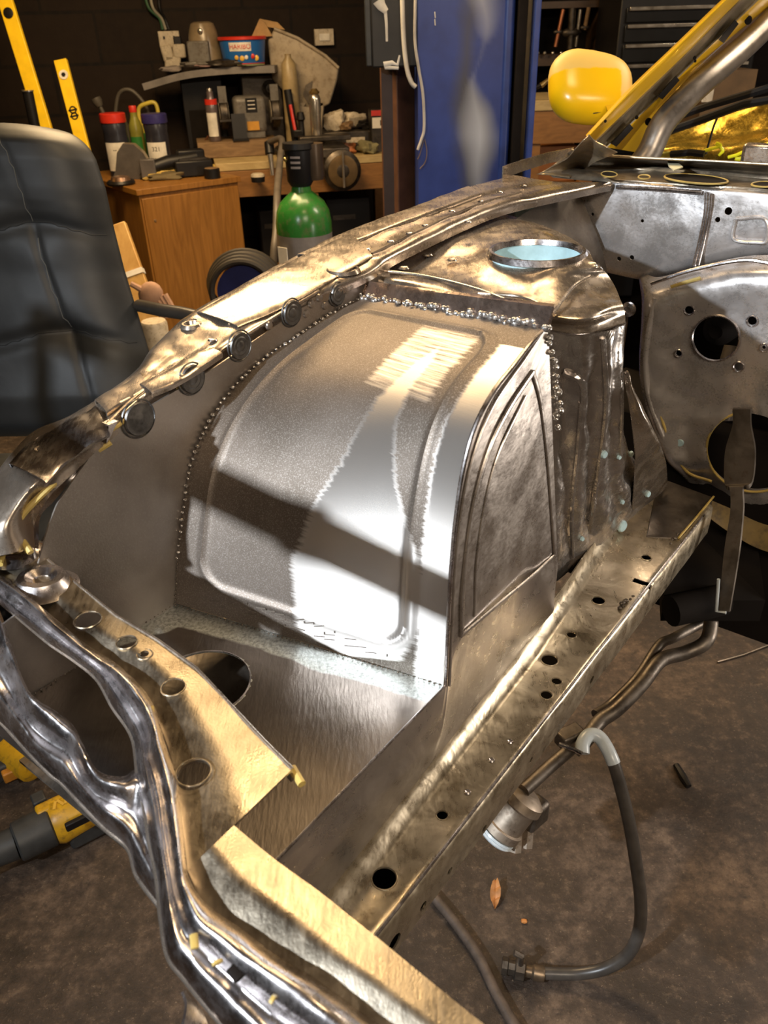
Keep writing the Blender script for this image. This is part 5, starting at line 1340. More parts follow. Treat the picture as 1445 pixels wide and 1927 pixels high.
def onb(x, y, z=None): return onz(x, y, BT if z is None else z)
gp = ony(447, 283, 5.62)   # plank under the grinder
pt = thing('timber_block', 'greasy timber block on the workbench carrying the bench grinder', 'timber', Vector((gp.x, gp.y, BT))); p = WL[pt.name]
MB().box(p + Z*0.045, (0.50, 0.30, 0.09), Rb).build('block', ply_w, pt, bevel=0.004)
GT = BT + 0.091
gr = thing('bench_grinder', 'grey bench grinder with dark wheel guards on the timber block', 'bench grinder', p + Z*0.091); g = p + Z*0.091 + bx*0.03
MB().box(g + Z*0.135 + bx*0.07, (0.20, 0.16, 0.21), Rb).build('motor_housing', grey_m, gr, bevel=0.03, segs=4)
MB().box(g + Z*0.035 + bx*0.07, (0.17, 0.14, 0.07), Rb).build('foot', grey_m, gr, bevel=0.008)
for s in (-1, 1):
    w0 = g + Z*0.145 + bx*(0.07+s*0.16)
    MB().lathe(w0 - bx*0.025, bx, [(0.085, 0), (0.092, 0.005), (0.092, 0.045), (0.085, 0.05)], 32).build('wheel_guard', dark_m, gr)
    MB().lathe(w0 - bx*0.03, bx, [(0.065, 0), (0.065, 0.06)], 32).build('grinding_wheel', plain('grinding_stone', (0.20, 0.17, 0.13), 0.8) if s < 0 else bpy.data.materials['grinding_stone'], gr)
    MB().box(w0 + Z*0.11 - by*0.06, (0.05, 0.01, 0.09), Rb).build('eye_shield', grey_m, gr)
    MB().box(w0 - Z*0.03 - by*0.11, (0.07, 0.05, 0.012), Rb).build('tool_rest', dark_m, gr)
lp = g + bx*0.08 - by*0.081
MB().box(lp + Z*0.19, (0.07, 0.003, 0.08), Rb).build('rating_plate', M['black'], gr)
for k in range(3): MB().box(lp + Z*(0.215-0.022*k) - by*0.002, (0.045, 0.002, 0.005), Rb).build('plate_print', white_c, gr)
MB().box(lp + Z*0.075 - by*0.002, (0.075, 0.004, 0.05), Rb).build('warning_label', plain('amber_label', (0.50, 0.24, 0.03), 0.5), gr)
sw = ony(452, 256, 5.50); t = thing('angle_bracket', 'black folded steel bracket in front of the bench grinder', 'bracket', Vector((sw.x, sw.y, GT))); p = WL[t.name]
MB().box(p + Z*0.075, (0.085, 0.012, 0.15), Rb @ Matrix.Rotation(-0.15, 3, 'X')).build('plate', M['black'], t); MB().box(p + Z*0.006, (0.10, 0.07, 0.012), Rb).build('base', M['black'], t)

sc = ony(405, 262, 5.50)
bottle('spray_can', 0, 0, tall(401, 166, 5.5, GT), 0.037, 'tall spray can with red band and white label left of the bench grinder', 'spray can', plain('pewter_can', (0.20, 0.16, 0.16), 0.3, 0.6), chrome, 0.016, 0.03, white_c, neck=0.55, base=Vector((sc.x, sc.y, GT)), z0=0)
t = bpy.data.objects['spray_can']; b_ = WL['spray_can']; MB().lathe(b_+Z*0.205, Z, [(0.0376, 0), (0.0376, 0.03)], 24, caps=False).build('red_band', red_p, t)
sp_ = thing('spray_can_stand', 'small dark timber stand below the spray can', 'stand', Vector((sc.x, sc.y, BT))); MB().box(Vector((sc.x, sc.y, BT+0.045)), (0.10, 0.10, 0.089), Rb).build('stand_block', ply_w, sp_, bevel=0.003)

# black cabinet and drawer box behind, with the grey board on top
bk1 = ony(385, 215, 5.88); k1 = thing('black_steel_box', 'black steel box on the bench holding up the grey board', 'box', Vector((bk1.x, bk1.y, BT))); p = WL[k1.name]
zb = ony(400, 143, 5.72).z
MB().box(p + Z*(zb-BT)/2, (0.26, 0.22, zb-BT-0.002), Rb).build('case', M['black'], k1, bevel=0.006); MB().box(p + Z*0.14 - by*0.112, (0.2, 0.006, 0.22), Rb).build('door', M['void'], k1, bevel=0.003)
bk2 = ony(490, 170, 5.90); k2 = thing('machine_housing', 'dark greasy machine housing on the bench behind the grinder', 'machine', Vector((bk2.x, bk2.y, BT))); p = WL[k2.name]
MB().box(p + Z*(zb-BT)/2, (0.26, 0.24, zb-BT-0.002), Rb).build('case', dark_m, k2, bevel=0.01)
MB().lathe(p + Z*0.36 - by*0.12 + bx*0.05, -by, [(0.045, 0), (0.05, 0.01), (0.03, 0.02), (0.025, 0.012)], 20).build('dial', dark_m, k2)
bd = [ony(276, 148, 5.72), ony(352, 126, 5.72), ony(436, 118, 5.72), ony(520, 118, 5.72)]
zt = zb + 0.012
rws = [[Vector((q.x, q.y + dy, max(zt, 0) + (q.z - bd[3].z)*0 + z_)) for q, z_ in zip(bd, (-0.075, -0.02, 0.0, 0.0))] for dy in (-0.14, 0.14)]
bo = MB().grid(loftk([rws[0], rws[1]], 6, 3), 0.038, Z).build('grey_board', plain('grey_laminate', (0.17, 0.155, 0.145), 0.6), None, loc=bd[1]); 
for v in bo.data.vertices: v.co.z += 0.038
tag(bo, 'sagging grey board laid across the boxes above the grinder', 'board')
BZ = zt + 0.040
def onboard(x, dz=0.0, Y=5.72): q = ony(x, 120, Y); return Vector((q.x, q.y, BZ+dz))
# tub of sweets
tb = onboard(460, 0.002, 5.70); t = thing('sweet_tub', 'round blue sweet tub with red lid on the grey board', 'tub', tb)
rr = 0.145
MB().lathe(tb, Z, [(rr*0.84, 0), (rr*0.86, 0.004), (rr*0.97, 0.135)], 40).build('tub_wall', plain('blue_printed_tub', (0.02, 0.13, 0.42), 0.35, 0, 0.1), t)
MB().lathe(tb+Z*0.135, Z, [(rr*1.0, 0), (rr*1.03, 0.003), (rr*1.03, 0.016), (rr*0.98, 0.020)], 40).build('lid', red_p, t)
MB().lathe(tb, Z, [(rr*0.85, 0), (rr*0.865, 0.003), (rr*0.875, 0.014)], 40).build('red_foot_band', red_p, t)
r_at = lambda z: rr*(0.86+0.11*z/0.135)
bd_ = MB().grid([[tb + Vector(((r_at(z)+0.0015)*math.sin(a), -(r_at(z)+0.0015)*math.cos(a), z)) for a in [-0.50+1.0*k/12 for k in range(13)]] for z in (0.078, 0.124)], 0.001, TOCAM).build('name_panel', white_c, t)
text_mesh('lettering', 'HARIBO', 0.037, red_p, bd_, tb + Z*0.101 + TOCAM*(r_at(0.101)+0.002), RX, Z, bend=r_at(0.101)+0.003)
def blob(x, z, r, m): MB().ball(tb + Vector(((r_at(z))*math.sin(x), -(r_at(z))*math.cos(x), z)), r, (1, 0.35, 1)).build('printed_sweet', m, t)
ymat = plain('golden_print', (0.72, 0.42, 0.05), 0.4)
for x, z, r, m in ((-0.2, 0.045, 0.013, ymat), (0.05, 0.040, 0.015, ymat), (0.25, 0.045, 0.012, white_c), (0.55, 0.05, 0.014, red_p), (0.75, 0.04, 0.016, ymat)): blob(x, z, r, m)
# old lamp or kettle-like housing
kt = onboard(389, 0.03, 5.74); t = thing('sander_dust_housing', 'beige domed plastic housing with dark box standing on the grey board', 'housing', kt - Z*0.03); 
MB().lathe(kt - Z*0.03, Z, [(0.105, 0), (0.10, 0.1), (0.085, 0.19), (0.07, 0.23), (0.05, 0.24)], 28).build('dome', plain('smoky_beige_plastic', (0.20, 0.15, 0.09), 0.25), t)
MB().box(kt + Vector((-0.02, -0.105, 0.045)), (0.13, 0.05, 0.13)).build('front_box', grey_m, t, bevel=0.008)
MB().ball(kt + Vector((-0.0, -0.092, 0.16)), 0.016, (1, 0.5, 1)).build('knob', chrome, t)
for k, (x, dz, s, m, lb, nm, ct_) in enumerate(((372, 0.0, (0.20, 0.12, 0.035), grey_m, 'flat grey tool lying on the left of the grey board', 'flat_tool', 'tool'), (425, 0.0, (0.22, 0.10, 0.04), dark_m, 'dark flat tool lying in front of the sweet tub', 'flat_tool', 'tool'), (388, 0.0, (0.16, 0.07, 0.02), plain('mauve_cloth', (0.25, 0.16, 0.15), 0.8), 'mauve cloth hanging over the front edge of the grey board', 'cloth', 'cloth'), (322, -0.02, (0.14, 0.08, 0.03), plain('grey_glove', (0.20, 0.17, 0.15), 0.8), 'grey rag at the left end of the grey board', 'rag', 'rag'), (475, 0.0, (0.16, 0.05, 0.012), plain('olive_blister', (0.16, 0.17, 0.08), 0.4), 'thin olive strip beside the sweet tub front edge', 'blister_strip', 'strip'))):
    q = onboard(x, dz, (5.62, 5.60, 5.60, 5.66, 5.59)[k]); lump(nm, lb, ct_, q, s, m, 0.1*k, k*1.7, amp=0.4)
# white slanted bin and carton
dw = plain('dirty_white_plastic', (0.34, 0.28, 0.20), 0.55, 0, 0.2, 8, dirt=(0.16, 0.11, 0.06))
o5 = 5.76
pb = [ony(x, y, o5) for x, y in ((503,78),(516,54),(560,72),(612,105),(637,128),(634,150),(620,196),(600,206),(560,200),(512,150))]
base_b = ony(590, 215, o5); t = thing('storage_bin', 'dirty white storage bin tipped on its side behind the grinder', 'bin', Vector((base_b.x, o5, BT)))
bn = MB().prism(pb, Vector((0, 0.16, 0))).build('bin_shell', dw, t, smooth=False, bevel=0.012)
MB().tube([q + Vector((0, -0.004, 0)) for q in pb[1:5]], 0.010, 8).build('rim', dw, t)
MB().prism([ony(x, y, o5-0.006) for x, y in ((575,160),(588,152),(586,172),(596,166),(592,188),(580,196),(570,178))], Vector((0, 0.004, 0))).build('grime_mark', M['dusty'], t)
MB().prism([ony(x, y, o5-0.0) for x, y in ((540,190),(610,190),(600,300),(545,300))], Vector((0, 0.12, 0))).build('supporting_side', dw, t, smooth=False, bevel=0.01)
cb = plain('cardboard', (0.36, 0.22, 0.09), 0.8)
t = thing('cardboard_box', 'small open cardboard box on top of the tipped bin', 'box', ony(505, 62, 5.8))
MB().prism([ony(x, y, 5.74) for x, y in ((473,70),(488,36),(498,42),(512,68))], Vector((0, 0.15, 0))).build('box_side', cb, t, smooth=False)
MB().prism([ony(x, y, 5.76) for x, y in ((488,35),(522,42),(536,56),(500,50))], Vector((0, 0.012, 0.0))).build('flap', cb, t, smooth=False)
# bench clutter on the right
an = ony(596, 252, 5.46); t = thing('air_tool', 'chromed upright air cylinder with brass top standing on the bench', 'cylinder', Vector((an.x, an.y, BT+0.09))); p = WL[t.name]
MB().lathe(p, Z, [(0.032, 0), (0.036, 0.01), (0.036, 0.22), (0.030, 0.24), (0.018, 0.255)], 28).build('barrel', chrome, t); MB().lathe(p+Z*0.25, Z, [(0.03, 0), (0.032, 0.01), (0.016, 0.028)], 20).build('top', metal('brass', (0.4, 0.28, 0.1), (0.7, 0.5, 0.2), 0.2, 0.35, wave=0), t)
st = ony(567, 240, 5.5); t = thing('grease_gun_head', 'black upright tool between grinder and chromed cylinder', 'tool', Vector((st.x, st.y, BT))); p = WL[t.name]
MB().lathe(p, Z, [(0.05, 0), (0.045, 0.06), (0.02, 0.10), (0.018, 0.19), (0.028, 0.2), (0.02, 0.24)], 16).build('stem', M['black'], t); MB().box(p+Vector((-0.02, 0, 0.12)), (0.07, 0.04, 0.05)).build('grip', M['black'], t, bevel=0.01)
rk = ony(548, 200, 5.52); t = thing('red_trimmed_tool', 'slim black tool with red stripe leaning beside the grinder', 'tool', Vector((rk.x, rk.y, BT))); p = WL[t.name]
MB().tube([p + Vector((0.02, 0, 0)), p + Vector((-0.02, 0.05, 0.36))], 0.025, 12).build('body', M['black'], t); MB().tube([p + Vector((0.015, -0.028, 0.14)), p + Vector((-0.005, 0.0, 0.28))], 0.010, 8).build('red_stripe', red_p, t)
ms = ony(545, 150, 5.66); t = thing('squeeze_bottle', 'yellowed translucent bottle hung on the front of the tipped bin', 'bottle', Vector((ms.x, ms.y, BT))); p = WL[t.name]
MB().lathe(p, Z, [(0.05, 0), (0.05, 0.40), (0.045, 0.50), (0.02, 0.53), (0.02, 0.55)], 20).build('bottle_body', plain('yellowed_plastic', (0.32, 0.24, 0.12), 0.4), t)
ty = Vector((ony(662, 260, 5.62).x, 5.66, BT)); t = thing('parts_tray', 'low dark parts tray on the bench under the bag and rags', 'tray', ty)
MB().box(ty + Z*0.06, (0.42, 0.24, 0.12), Rb).build('tray_box', dark_m, t, bevel=0.006); MB().box(ty + Z*0.07 - by*0.121, (0.12, 0.006, 0.03), Rb).build('tray_label', white_p, t)
TZ = BT + 0.121
gsr = plain('green_stained_cloth', (0.20, 0.18, 0.09), 0.8); dor = plain('dull_orange', (0.35, 0.12, 0.04), 0.5)
clut = [(632,5.62,TZ,0.13,0.10,0.11,'white crumpled plastic bag on the left of the parts tray','plastic_bag','bag',white_p),
        (668,5.70,TZ,0.16,0.08,0.09,'cream rag bundle on the middle of the parts tray','rag','rag',white_p),
        (652,5.60,TZ,0.10,0.07,0.05,'brown lump of tooling lying before the cream rag bundle','tool_lump','tool',ply_w),
        (690,5.46,BT,0.14,0.10,0.07,'greenish stained rag at the right front of the bench','rag','rag',gsr),
        (652,5.48,BT,0.10,0.08,0.06,'small dull orange tool lying right of the chromed cylinder','hand_tool','tool',dor),
        (622,5.44,BT,0.08,0.08,0.05,'dark greasy lump beside the foot of the chromed cylinder','greasy_part','part',dark_m),
        (690,5.68,TZ,0.12,0.10,0.05,'black cable heap on the right of the parts tray','cable_heap','cable',M['black']),
        (532,5.44,BT,0.10,0.10,0.06,'dark greasy rag right of the bench grinder','rag','rag',dark_m)]
for k, (x, Y, z0, w_, d_2, h_, lb, nm, ct_, m) in enumerate(clut):
    lump(nm, lb, ct_, Vector((ony(x, 250, Y).x, Y, z0)), (w_, d_2, h_), m, k*0.7, k*2.3, amp=0.5)
q = ony(706, 222, 5.56); t = thing('red_white_carton', 'small red, white and black printed carton at the right end of the bench', 'carton', Vector((q.x+0.02, q.y, BT))); p = WL[t.name]
hh = ony(700, 205, 5.56).z-BT; MB().box(p+Z*hh/2, (0.11, 0.09, hh), Rb).build('carton', dark_m, t, bevel=0.002); MB().box(p+Z*(hh-0.02)-by*0.046, (0.11, 0.003, 0.03), Rb).build('red_band', red_p, t); MB().box(p+Z*(hh-0.075)-by*0.046+bx*0.0, (0.10, 0.003, 0.06), Rb).build('white_print', white_c, t); MB().box(p+Z*(hh-0.075)-by*0.048+bx*0.02, (0.04, 0.003, 0.03), Rb).build('black_print', M['black'], t)
# vice
vp = ony(605, 268, 5.40); vice = thing('bench_vice', 'heavy dark bench vice with round jaw body on the bench front', 'vice', Vector((vp.x, vp.y, BT))); p = WL[vice.name]
MB().box(p + Z*0.035 - by*0.05, (0.28, 0.28, 0.06), Rb).build('fixed_jaw', dark_m, vice, bevel=0.01)
MB().box(p + Z*0.10 + bx*0.02, (0.32, 0.08, 0.03), Rb).build('top_jaw', dark_m, vice, bevel=0.006)
MB().lathe(p + bx*0.08 - by*0.13 - Z*0.06, -by, [(0.10, 0), (0.115, 0.02), (0.115, 0.11), (0.09, 0.125), (0.07, 0.12), (0.05, 0.135), (0.02, 0.14)], 36).build('round_body', dark_m, vice)
MB().lathe(p + bx*0.08 - by*0.255 - Z*0.06, -by, [(0.085, 0), (0.09, 0.008), (0.075, 0.012)], 36).build('end_ring', plain('brown_cast', (0.14, 0.09, 0.04), 0.5, 0.6), vice)
MB().cyl(p + bx*0.08 - by*0.275 - Z*0.15, p + bx*0.08 - by*0.275 + Z*0.05, 0.008).build('tommy_bar', chrome, vice)
rd = ony(485, 332, 5.14); t = thing('bench_button_light', 'short black round knob with pale top on the bench front rail', 'knob', rd); MB().lathe(rd - Z*0.03, Z, [(0.04, 0), (0.042, 0.03)], 24).build('skirt', M['black'], t); MB().lathe(rd, Z, [(0.042, 0), (0.04, 0.012), (0.03, 0.018)], 24).build('pale_top', white_p, t)
MB().box(rd - Z*0.015 + by*0.06, (0.02, 0.20, 0.015), Rb).build('mounting_arm', M['black'], t)
tr = thing('welding_torch', 'black welding torch with steel neck hanging on the bench front', 'torch', ony(508, 330, 5.10)); 
MB().tube([ony(506, 268, 5.15), ony(508, 290, 5.12)], 0.028, 14).build('grip', M['black'], tr); MB().tube([ony(508, 290, 5.12), ony(513, 330, 5.10)], [0.018, 0.012], 12).build('neck', chrome, tr)
MB().tube(spline([ony(506, 268, 5.15), ony(530, 262, 4.9), ony(527, 300, 4.5), ony(522, 360, 3.9), ony(520, 430, 3.7), ony(516, 520, 3.6), Vector((ony(516, 560, 3.6).x, 3.6, 0.02))], 10), 0.017, 10).build('torch_hose', plain('grey_hose_skin', (0.10, 0.085, 0.07), 0.5), tr)
for x, y, w_, nm, lb, m in ((430, 262, 0.05, 'small_bottle', 'tiny cream capped bottle at the left end of the bench', white_p),):
    q = Vector((ony(362, 276, 5.3).x, 5.34, CT)); bottle(nm, 0, 0, 0.10, 0.03, lb, 'bottle', m, white_c, 0.026, 0.03, base=Vector((q.x, q.y, CT)), z0=0)
cop = thing('copper_rod', 'thin coppery rod leaning from cabinet to timber block', 'rod', oncab(350, 318, 5.4)); MB().cyl(WL[cop.name] + Z*0.01, ony(392, 256, 5.62), 0.006).build('rod', plain('copper_tone', (0.40, 0.16, 0.08), 0.35, 0.8), cop)

# ------------------------------------------------------------------ gas cylinder
gc = ony(573, 440, 3.35); gc = Vector((gc.x, 3.35, 0))
hgt = ony(573, 372, 3.35).z; RC = 0.112
t = thing('gas_cylinder', 'green-shouldered grey gas cylinder with black valve guard standing on the floor', 'gas cylinder', gc)
MB().lathe(gc, Z, [(RC*0.95, 0), (RC, 0.01), (RC, hgt-0.13)], 40).build('grey_body', plain('grey_cylinder_paint', (0.19, 0.17, 0.155), 0.35), t)
MB().lathe(gc + Z*(hgt-0.13), Z, [(RC, 0), (RC*1.0, 0.04), (RC*0.94, 0.08), (RC*0.78, 0.115), (RC*0.55, 0.138), (RC*0.36, 0.155), (RC*0.33, 0.175)], 40).build('green_shoulder', plain('green_cylinder_paint', (0.025, 0.15, 0.022), 0.25, dirt=(0.10, 0.11, 0.05)), t)
MB().lathe(gc + Z*(hgt+0.045), Z, [(0.040, 0), (0.052, 0.02), (0.055, 0.13), (0.062, 0.135), (0.060, 0.155)], 28).build('valve_guard', M['black'], t)
vg = gc + Z*(hgt+0.045)
MB().lathe(vg + Vector((0.055, 0.01, 0.02)), Z, [(0.035, 0), (0.04, 0.02), (0.04, 0.13)], 20).build('regulator_body', plain('dark_brown_metal', (0.10, 0.07, 0.045), 0.35, 0.6), t)
for k in range(3):
    aa = [-0.55+0.7*i/6 for i in range(7)]
    MB().grid([[vg + Vector((0.0565*math.sin(a), -0.0565*math.cos(a), z)) for a in aa] for z in (0.104-0.018*k, 0.112-0.018*k)], 0.0008, TOCAM).build('faint_print', plain('faint_grey_print', (0.22, 0.20, 0.20), 0.5), t)
MB().ball(vg + Vector((-0.05, -0.03, 0.10)), 0.009).build('brass_nipple', bpy.data.materials['brass'], t)
MB().box(gc + Vector((-0.085, -0.085, hgt-0.22)), (0.05, 0.004, 0.10), -0.7).build('small_label', white_c, t)

# ------------------------------------------------------------------ wall sockets and cables
def wally(x, y, off=0.0):
    d = ray(x, y); n = WN; k = (WP-OR).dot(n)/d.dot(n); return OR + d*k - n*off
for (x0, y0, x1, y1, lb, grp) in ((297,57,340,91,'off-white double wall socket above the stacked plugs', 0), (589,53,628,87,'white wall switch box right of the tipped bin', 0)):
    c0 = wally((x0+x1)/2, (y0+y1)/2); w_ = (wally(x1, y0)-wally(x0, y0)).length; h_ = abs(wally(x0, y0).z-wally(x0, y1).z)
    t = thing('wall_socket' if x0 < 400 else 'wall_switch', lb, 'socket' if x0 < 400 else 'switch', c0)
    MB().box(c0 - WN*0.02, (w_*0.92, 0.04, h_*0.92), Matrix.Rotation(math.radians(12), 3, 'Z')).build('face_plate', white_p, t, bevel=0.004)
    if x0 < 400:
        for dx in (-0.22, 0.22):
            MB().box(c0 - WN*0.042 + WD*(dx*w_) + Z*0.01, (0.012, 0.004, 0.016), math.radians(12)).build('socket_hole', M['black'], t)
        MB().box(c0 - WN*0.05 + WD*0.05 - Z*0.01, (0.05, 0.04, 0.05), math.radians(12)).build('black_plug', M['black'], t, bevel=0.006)
    else: MB().box(c0 - WN*0.043 - Z*0.0, (w_*0.5, 0.006, h_*0.4), math.radians(12)).build('rocker', white_c, t, bevel=0.002)
for k, (x, y, w_, h_, lb) in enumerate(((315, 100, 0.07, 0.09, 'upper left off-white plug adaptor below the double socket'), (337, 96, 0.08, 0.08, 'upper right off-white plug adaptor below the double socket'), (325, 118, 0.10, 0.08, 'lowest off-white plug adaptor resting by the grey board'))):
    c0 = wally(x, y); t = thing('plug_adaptor', lb, 'plug', c0, 'plug adaptors below the wall socket'); MB().box(c0 - WN*0.045, (w_, 0.09, h_), Matrix.Rotation(math.radians(12), 3, 'Z') @ Matrix.Rotation(0.15*(k-1), 3, 'Y')).build('adaptor_body', white_p, t, bevel=0.01)
cgm = [plain('green_cable', (0.03, 0.09, 0.04), 0.5), plain('pale_cable', (0.28, 0.26, 0.20), 0.5), M['black']]
for k, (xs, lb) in enumerate((((276, 272, 280, 300, 306), 'dark green cable, leftmost of the loops hanging above the wall socket'), ((285, 282, 288, 304, 312), 'pale cable in the middle of the loops above the wall socket'), ((296, 298, 300, 310, 318), 'black cable, rightmost of the loops above the wall socket'))):
    t = thing('hanging_cable', lb, 'cable', wally(xs[0], 0, 0.02), 'cables hanging above the wall socket')
    MB().tube(spline([wally(xs[0], -60, 0.03), wally(xs[1], -20, 0.03), wally(xs[2], 15, 0.05), wally(xs[3], 35, 0.03), wally(xs[4], 56, 0.03)], 8), 0.009, 8).build('cable', cgm[k], t)

# ------------------------------------------------------------------ steel post, control box, lift columns
post_a = plain('dark_brown_post_paint', (0.045, 0.030, 0.026), 0.45, 0.2, 0.2, 10); post_b = plain('rusty_brown_post_side', (0.12, 0.055, 0.03), 0.5, 0.2, 0.3, 12)
pl_ = ony(716, 200, 3.62); pr_ = ony(782, 200, 3.62); pm = (pl_+pr_)/2; pm.z = 0
t = thing('steel_post', 'brown square steel post left of the blue lift column', 'post', pm)
w_ = pr_.x-pl_.x
MB().box(pm + Vector((0, w_*0.35, 1.42)), (w_*0.72, w_*0.72, 2.84), math.radians(42)).build('box_section', post_b, t, bevel=0.005)
MB().box(pm + Vector((-w_*0.25, w_*0.02, 1.42)), (w_*0.42, 0.006, 2.84), math.radians(-10)).build('dark_web', post_a, t)
MB().box(pm + Z*0.006, (0.14, 0.16, 0.012)).build('base_plate', post_a, t)
c0, c1 = ony(689, 60, 3.41), ony(786, 60, 3.41); zb_ = ony(735, 127, 3.41).z; wv = c1.x-c0.x; cm_ = Vector(((c0.x+c1.x)/2, 3.46, zb_))
t = thing('lift_control_box', 'black lift control box with white scrapes high on the steel post', 'control box', cm_)
MB().box(cm_ + Z*0.22 + Vector((0.01, 0, 0)), (wv*0.92, 0.10, 0.44)).build('enclosure', plain('charcoal_enclosure', (0.016, 0.016, 0.017), 0.45), t, bevel=0.006)
MB().box(cm_ + Z*0.22 - Vector((wv*0.46, -0.01, 0)), (wv*0.12, 0.11, 0.43)).build('hinge_side', plain('grey_hinge_side', (0.032, 0.035, 0.038), 0.4), t, bevel=0.004)
def scrape(pts, w0, w1, par, Y, mat):
    p = [ony(x, y, Y) for x, y in pts]; MB().tube(p, [lerp(w0, w1, i/(len(p)-1)) for i in range(len(p))], 8, flat=(Vector((0, 1, 0)), 0.15)).build('paint_scrape', mat, par)
wp_ = plain('white_paint_scuff', (0.55, 0.55, 0.54), 0.6)
scrape([(712,0),(718,12),(727,22)], 0.022, 0.010, t, 3.403, wp_); scrape([(725,20),(727,45),(728,78)], 0.006, 0.004, t, 3.403, wp_); scrape([(722,122),(738,118),(748,122),(752,104)], 0.010, 0.003, t, 3.403, wp_); scrape([(724,127),(750,128)], 0.006, 0.005, t, 3.403, wp_)
MB().box(cm_ + Z*0.02 + Vector((0, 0.10, 0)), (0.05, 0.14, 0.03)).build('bracket', post_a, t)
cw_ = plain('white_cable_skin', (0.62, 0.60, 0.55), 0.4)
t = thing('white_cable', 'thick white cable curving down over the control box', 'cable', ony(760, 0, 3.42)); MB().tube(spline([ony(x, y, 3.385) for x, y in ((757,-60),(757,0),(760,80),(766,130),(774,155),(782,164))], 8), 0.0085, 10).build('cable', cw_, t)
t = thing('thin_wires', 'pair of thin dark wires curling at the end of the grey cable', 'wire', ony(792, 270, 3.33))
for pts in (((797,258),(792,268),(786,276)), ((799,262),(803,285),(800,305),(790,318)), ((797,264),(790,290),(786,300))): MB().tube(spline([ony(x, y, 3.335) for x, y in pts], 6), 0.002, 6).build('wire', plain('brown_wire', (0.12, 0.08, 0.05), 0.4), t)
t = thing('grey_cable', 'thin pale grey cable hanging against the blue column edge', 'cable', ony(782, 0, 3.34)); MB().tube(spline([ony(x, y, 3.33) for x, y in ((783,-60),(781,20),(781,80),(788,130),(796,180),(798,240),(793,262),(786,282))], 8), 0.005, 8).build('cable', plain('pale_grey_cable', (0.42, 0.40, 0.37), 0.4), t)

def column_mat():
    m, nt, N, L, bs = nmat('blue_lift_paint_with_overspray')
    vec = coordnode(nt); bs.inputs['Roughness'].default_value = 0.38
    n = noise_n(nt, vec, 9, 5, 0.6); base_ = ramp(nt, n, [(0.3, (0.018, 0.035, 0.17)), (0.7, (0.028, 0.055, 0.25))])
    at = N.new('ShaderNodeAttribute'); at.attribute_name = 'overspray'
    at2 = N.new('ShaderNodeAttribute'); at2.attribute_name = 'dark_mist'
    c_ = mixc(nt, at2.outputs['Fac'], base_, (0.055, 0.055, 0.058)); c_ = mixc(nt, at.outputs['Fac'], c_, (0.42, 0.45, 0.52))
    L.new(c_, bs.inputs['Base Color']); return m
Yc = 3.35
x0c, x1c = ony(787, 200, Yc).x, ony(953, 200, Yc).x; ztop = 2.83; cc_ = Vector(((x0c+x1c)/2, Yc, 0))
t = thing('lift_column', 'blue painted lift column with white and grey overspray on its face', 'lift column', cc_)
vs = []; fs = []; nx, nz = 46, 150; g_ = []
yzt = [(ony(870, y, Yc).z, y) for y in range(900, -260, -20)]
def YZ(z): return pw(z, yzt)
xs_ = [x0c + (x1c-x0c)*i/(nx-1) for i in range(nx)]
ov = []; dk = []
for k in range(nz):
    z = ztop*k/(nz-1); row = []
    for x in xs_:
        row.append(Vector((x, Yc, z)))
        q = Vector((x, Yc, z))-OR; px = CX + FPX*q.dot(RT)/q.dot(FW); py = CY - FPX*q.dot(UP)/q.dot(FW)
        # overspray drift: its own outline on the steel
        yz = YZ(z)
        xx = (x-x0c)/(x1c-x0c); nn = noise.noise(Vector((x*5, z*3, 0)))*0.10 + noise.noise(Vector((x*16, z*9, 0)))*0.04
        cx_ = pw(yz, [(-80, 0.64), (0, 0.67), (75, 0.74), (110, 0.70), (155, 0.61), (250, 0.66), (340, 0.70)]); wd_ = pw(yz, [(-80, 0.12), (0, 0.085), (60, 0.03), (85, -0.06), (135, -0.07), (165, 0.03), (215, 0.15), (255, 0.21), (300, 0.14), (345, 0.05), (400, -0.05)])
        ov.append(max(0, min(0.9, (wd_-abs(xx-cx_+nn))*3.0+0.30)))
        cd_ = pw(yz, [(-80, 0.54), (0, 0.55), (150, 0.49), (250, 0.62), (340, 0.64)]); wk = pw(yz, [(-80, 0.06), (0, 0.08), (130, 0.10), (200, 0.24), (280, 0.27), (345, 0.16), (420, 0)])
        dk.append(max(0, min(0.9, (wk-abs(xx-cd_+nn))*5+0.25)))
    g_.append(row)
fmb = MB().grid(g_, 0.008, TOCAM); fo = fmb.build('face_plate', column_mat(), t)
a1 = fo.data.attributes.new('overspray', 'FLOAT', 'POINT'); a2 = fo.data.attributes.new('dark_mist', 'FLOAT', 'POINT'); K_ = nx*nz
for k in range(len(fo.data.vertices)): a1.data[k].value = ov[k % K_]; a2.data[k].value = dk[k % K_]
bpn = plain('blue_lift_paint', (0.022, 0.045, 0.20), 0.35)
MB().box((x0c+0.004, Yc+0.15, ztop/2), (0.008, 0.28, ztop)).build('side_plate', bpn, t); MB().box((x1c-0.004, Yc+0.15, ztop/2), (0.04, 0.315, ztop)).build('rounded_edge', bpn, t, bevel=0.014, segs=4)
xr0, xr1 = ony(966, 200, Yc).x, ony(1004, 200, Yc).x
MB().box(((xr0+0.01+ony(974,200,Yc).x)/2, Yc+0.06, ztop/2), (0.03, 0.2, ztop)).build('dark_slot', M['void'], t); MB().box((ony(981, 200, Yc).x, Yc+0.05, ztop/2), (0.035, 0.12, ztop)).build('slide_channel', plain('olive_brown_steel', (0.09, 0.065, 0.03), 0.4, 0.5), t)
MB().box((ony(996, 200, Yc).x, Yc+0.05, ztop/2), (0.022, 0.22, ztop)).build('far_flange', bpn, t, bevel=0.004)
MB().box((cc_.x+0.08, Yc+0.1, 0.01), (0.46, 0.46, 0.02)).build('base_plate', bpn, t)
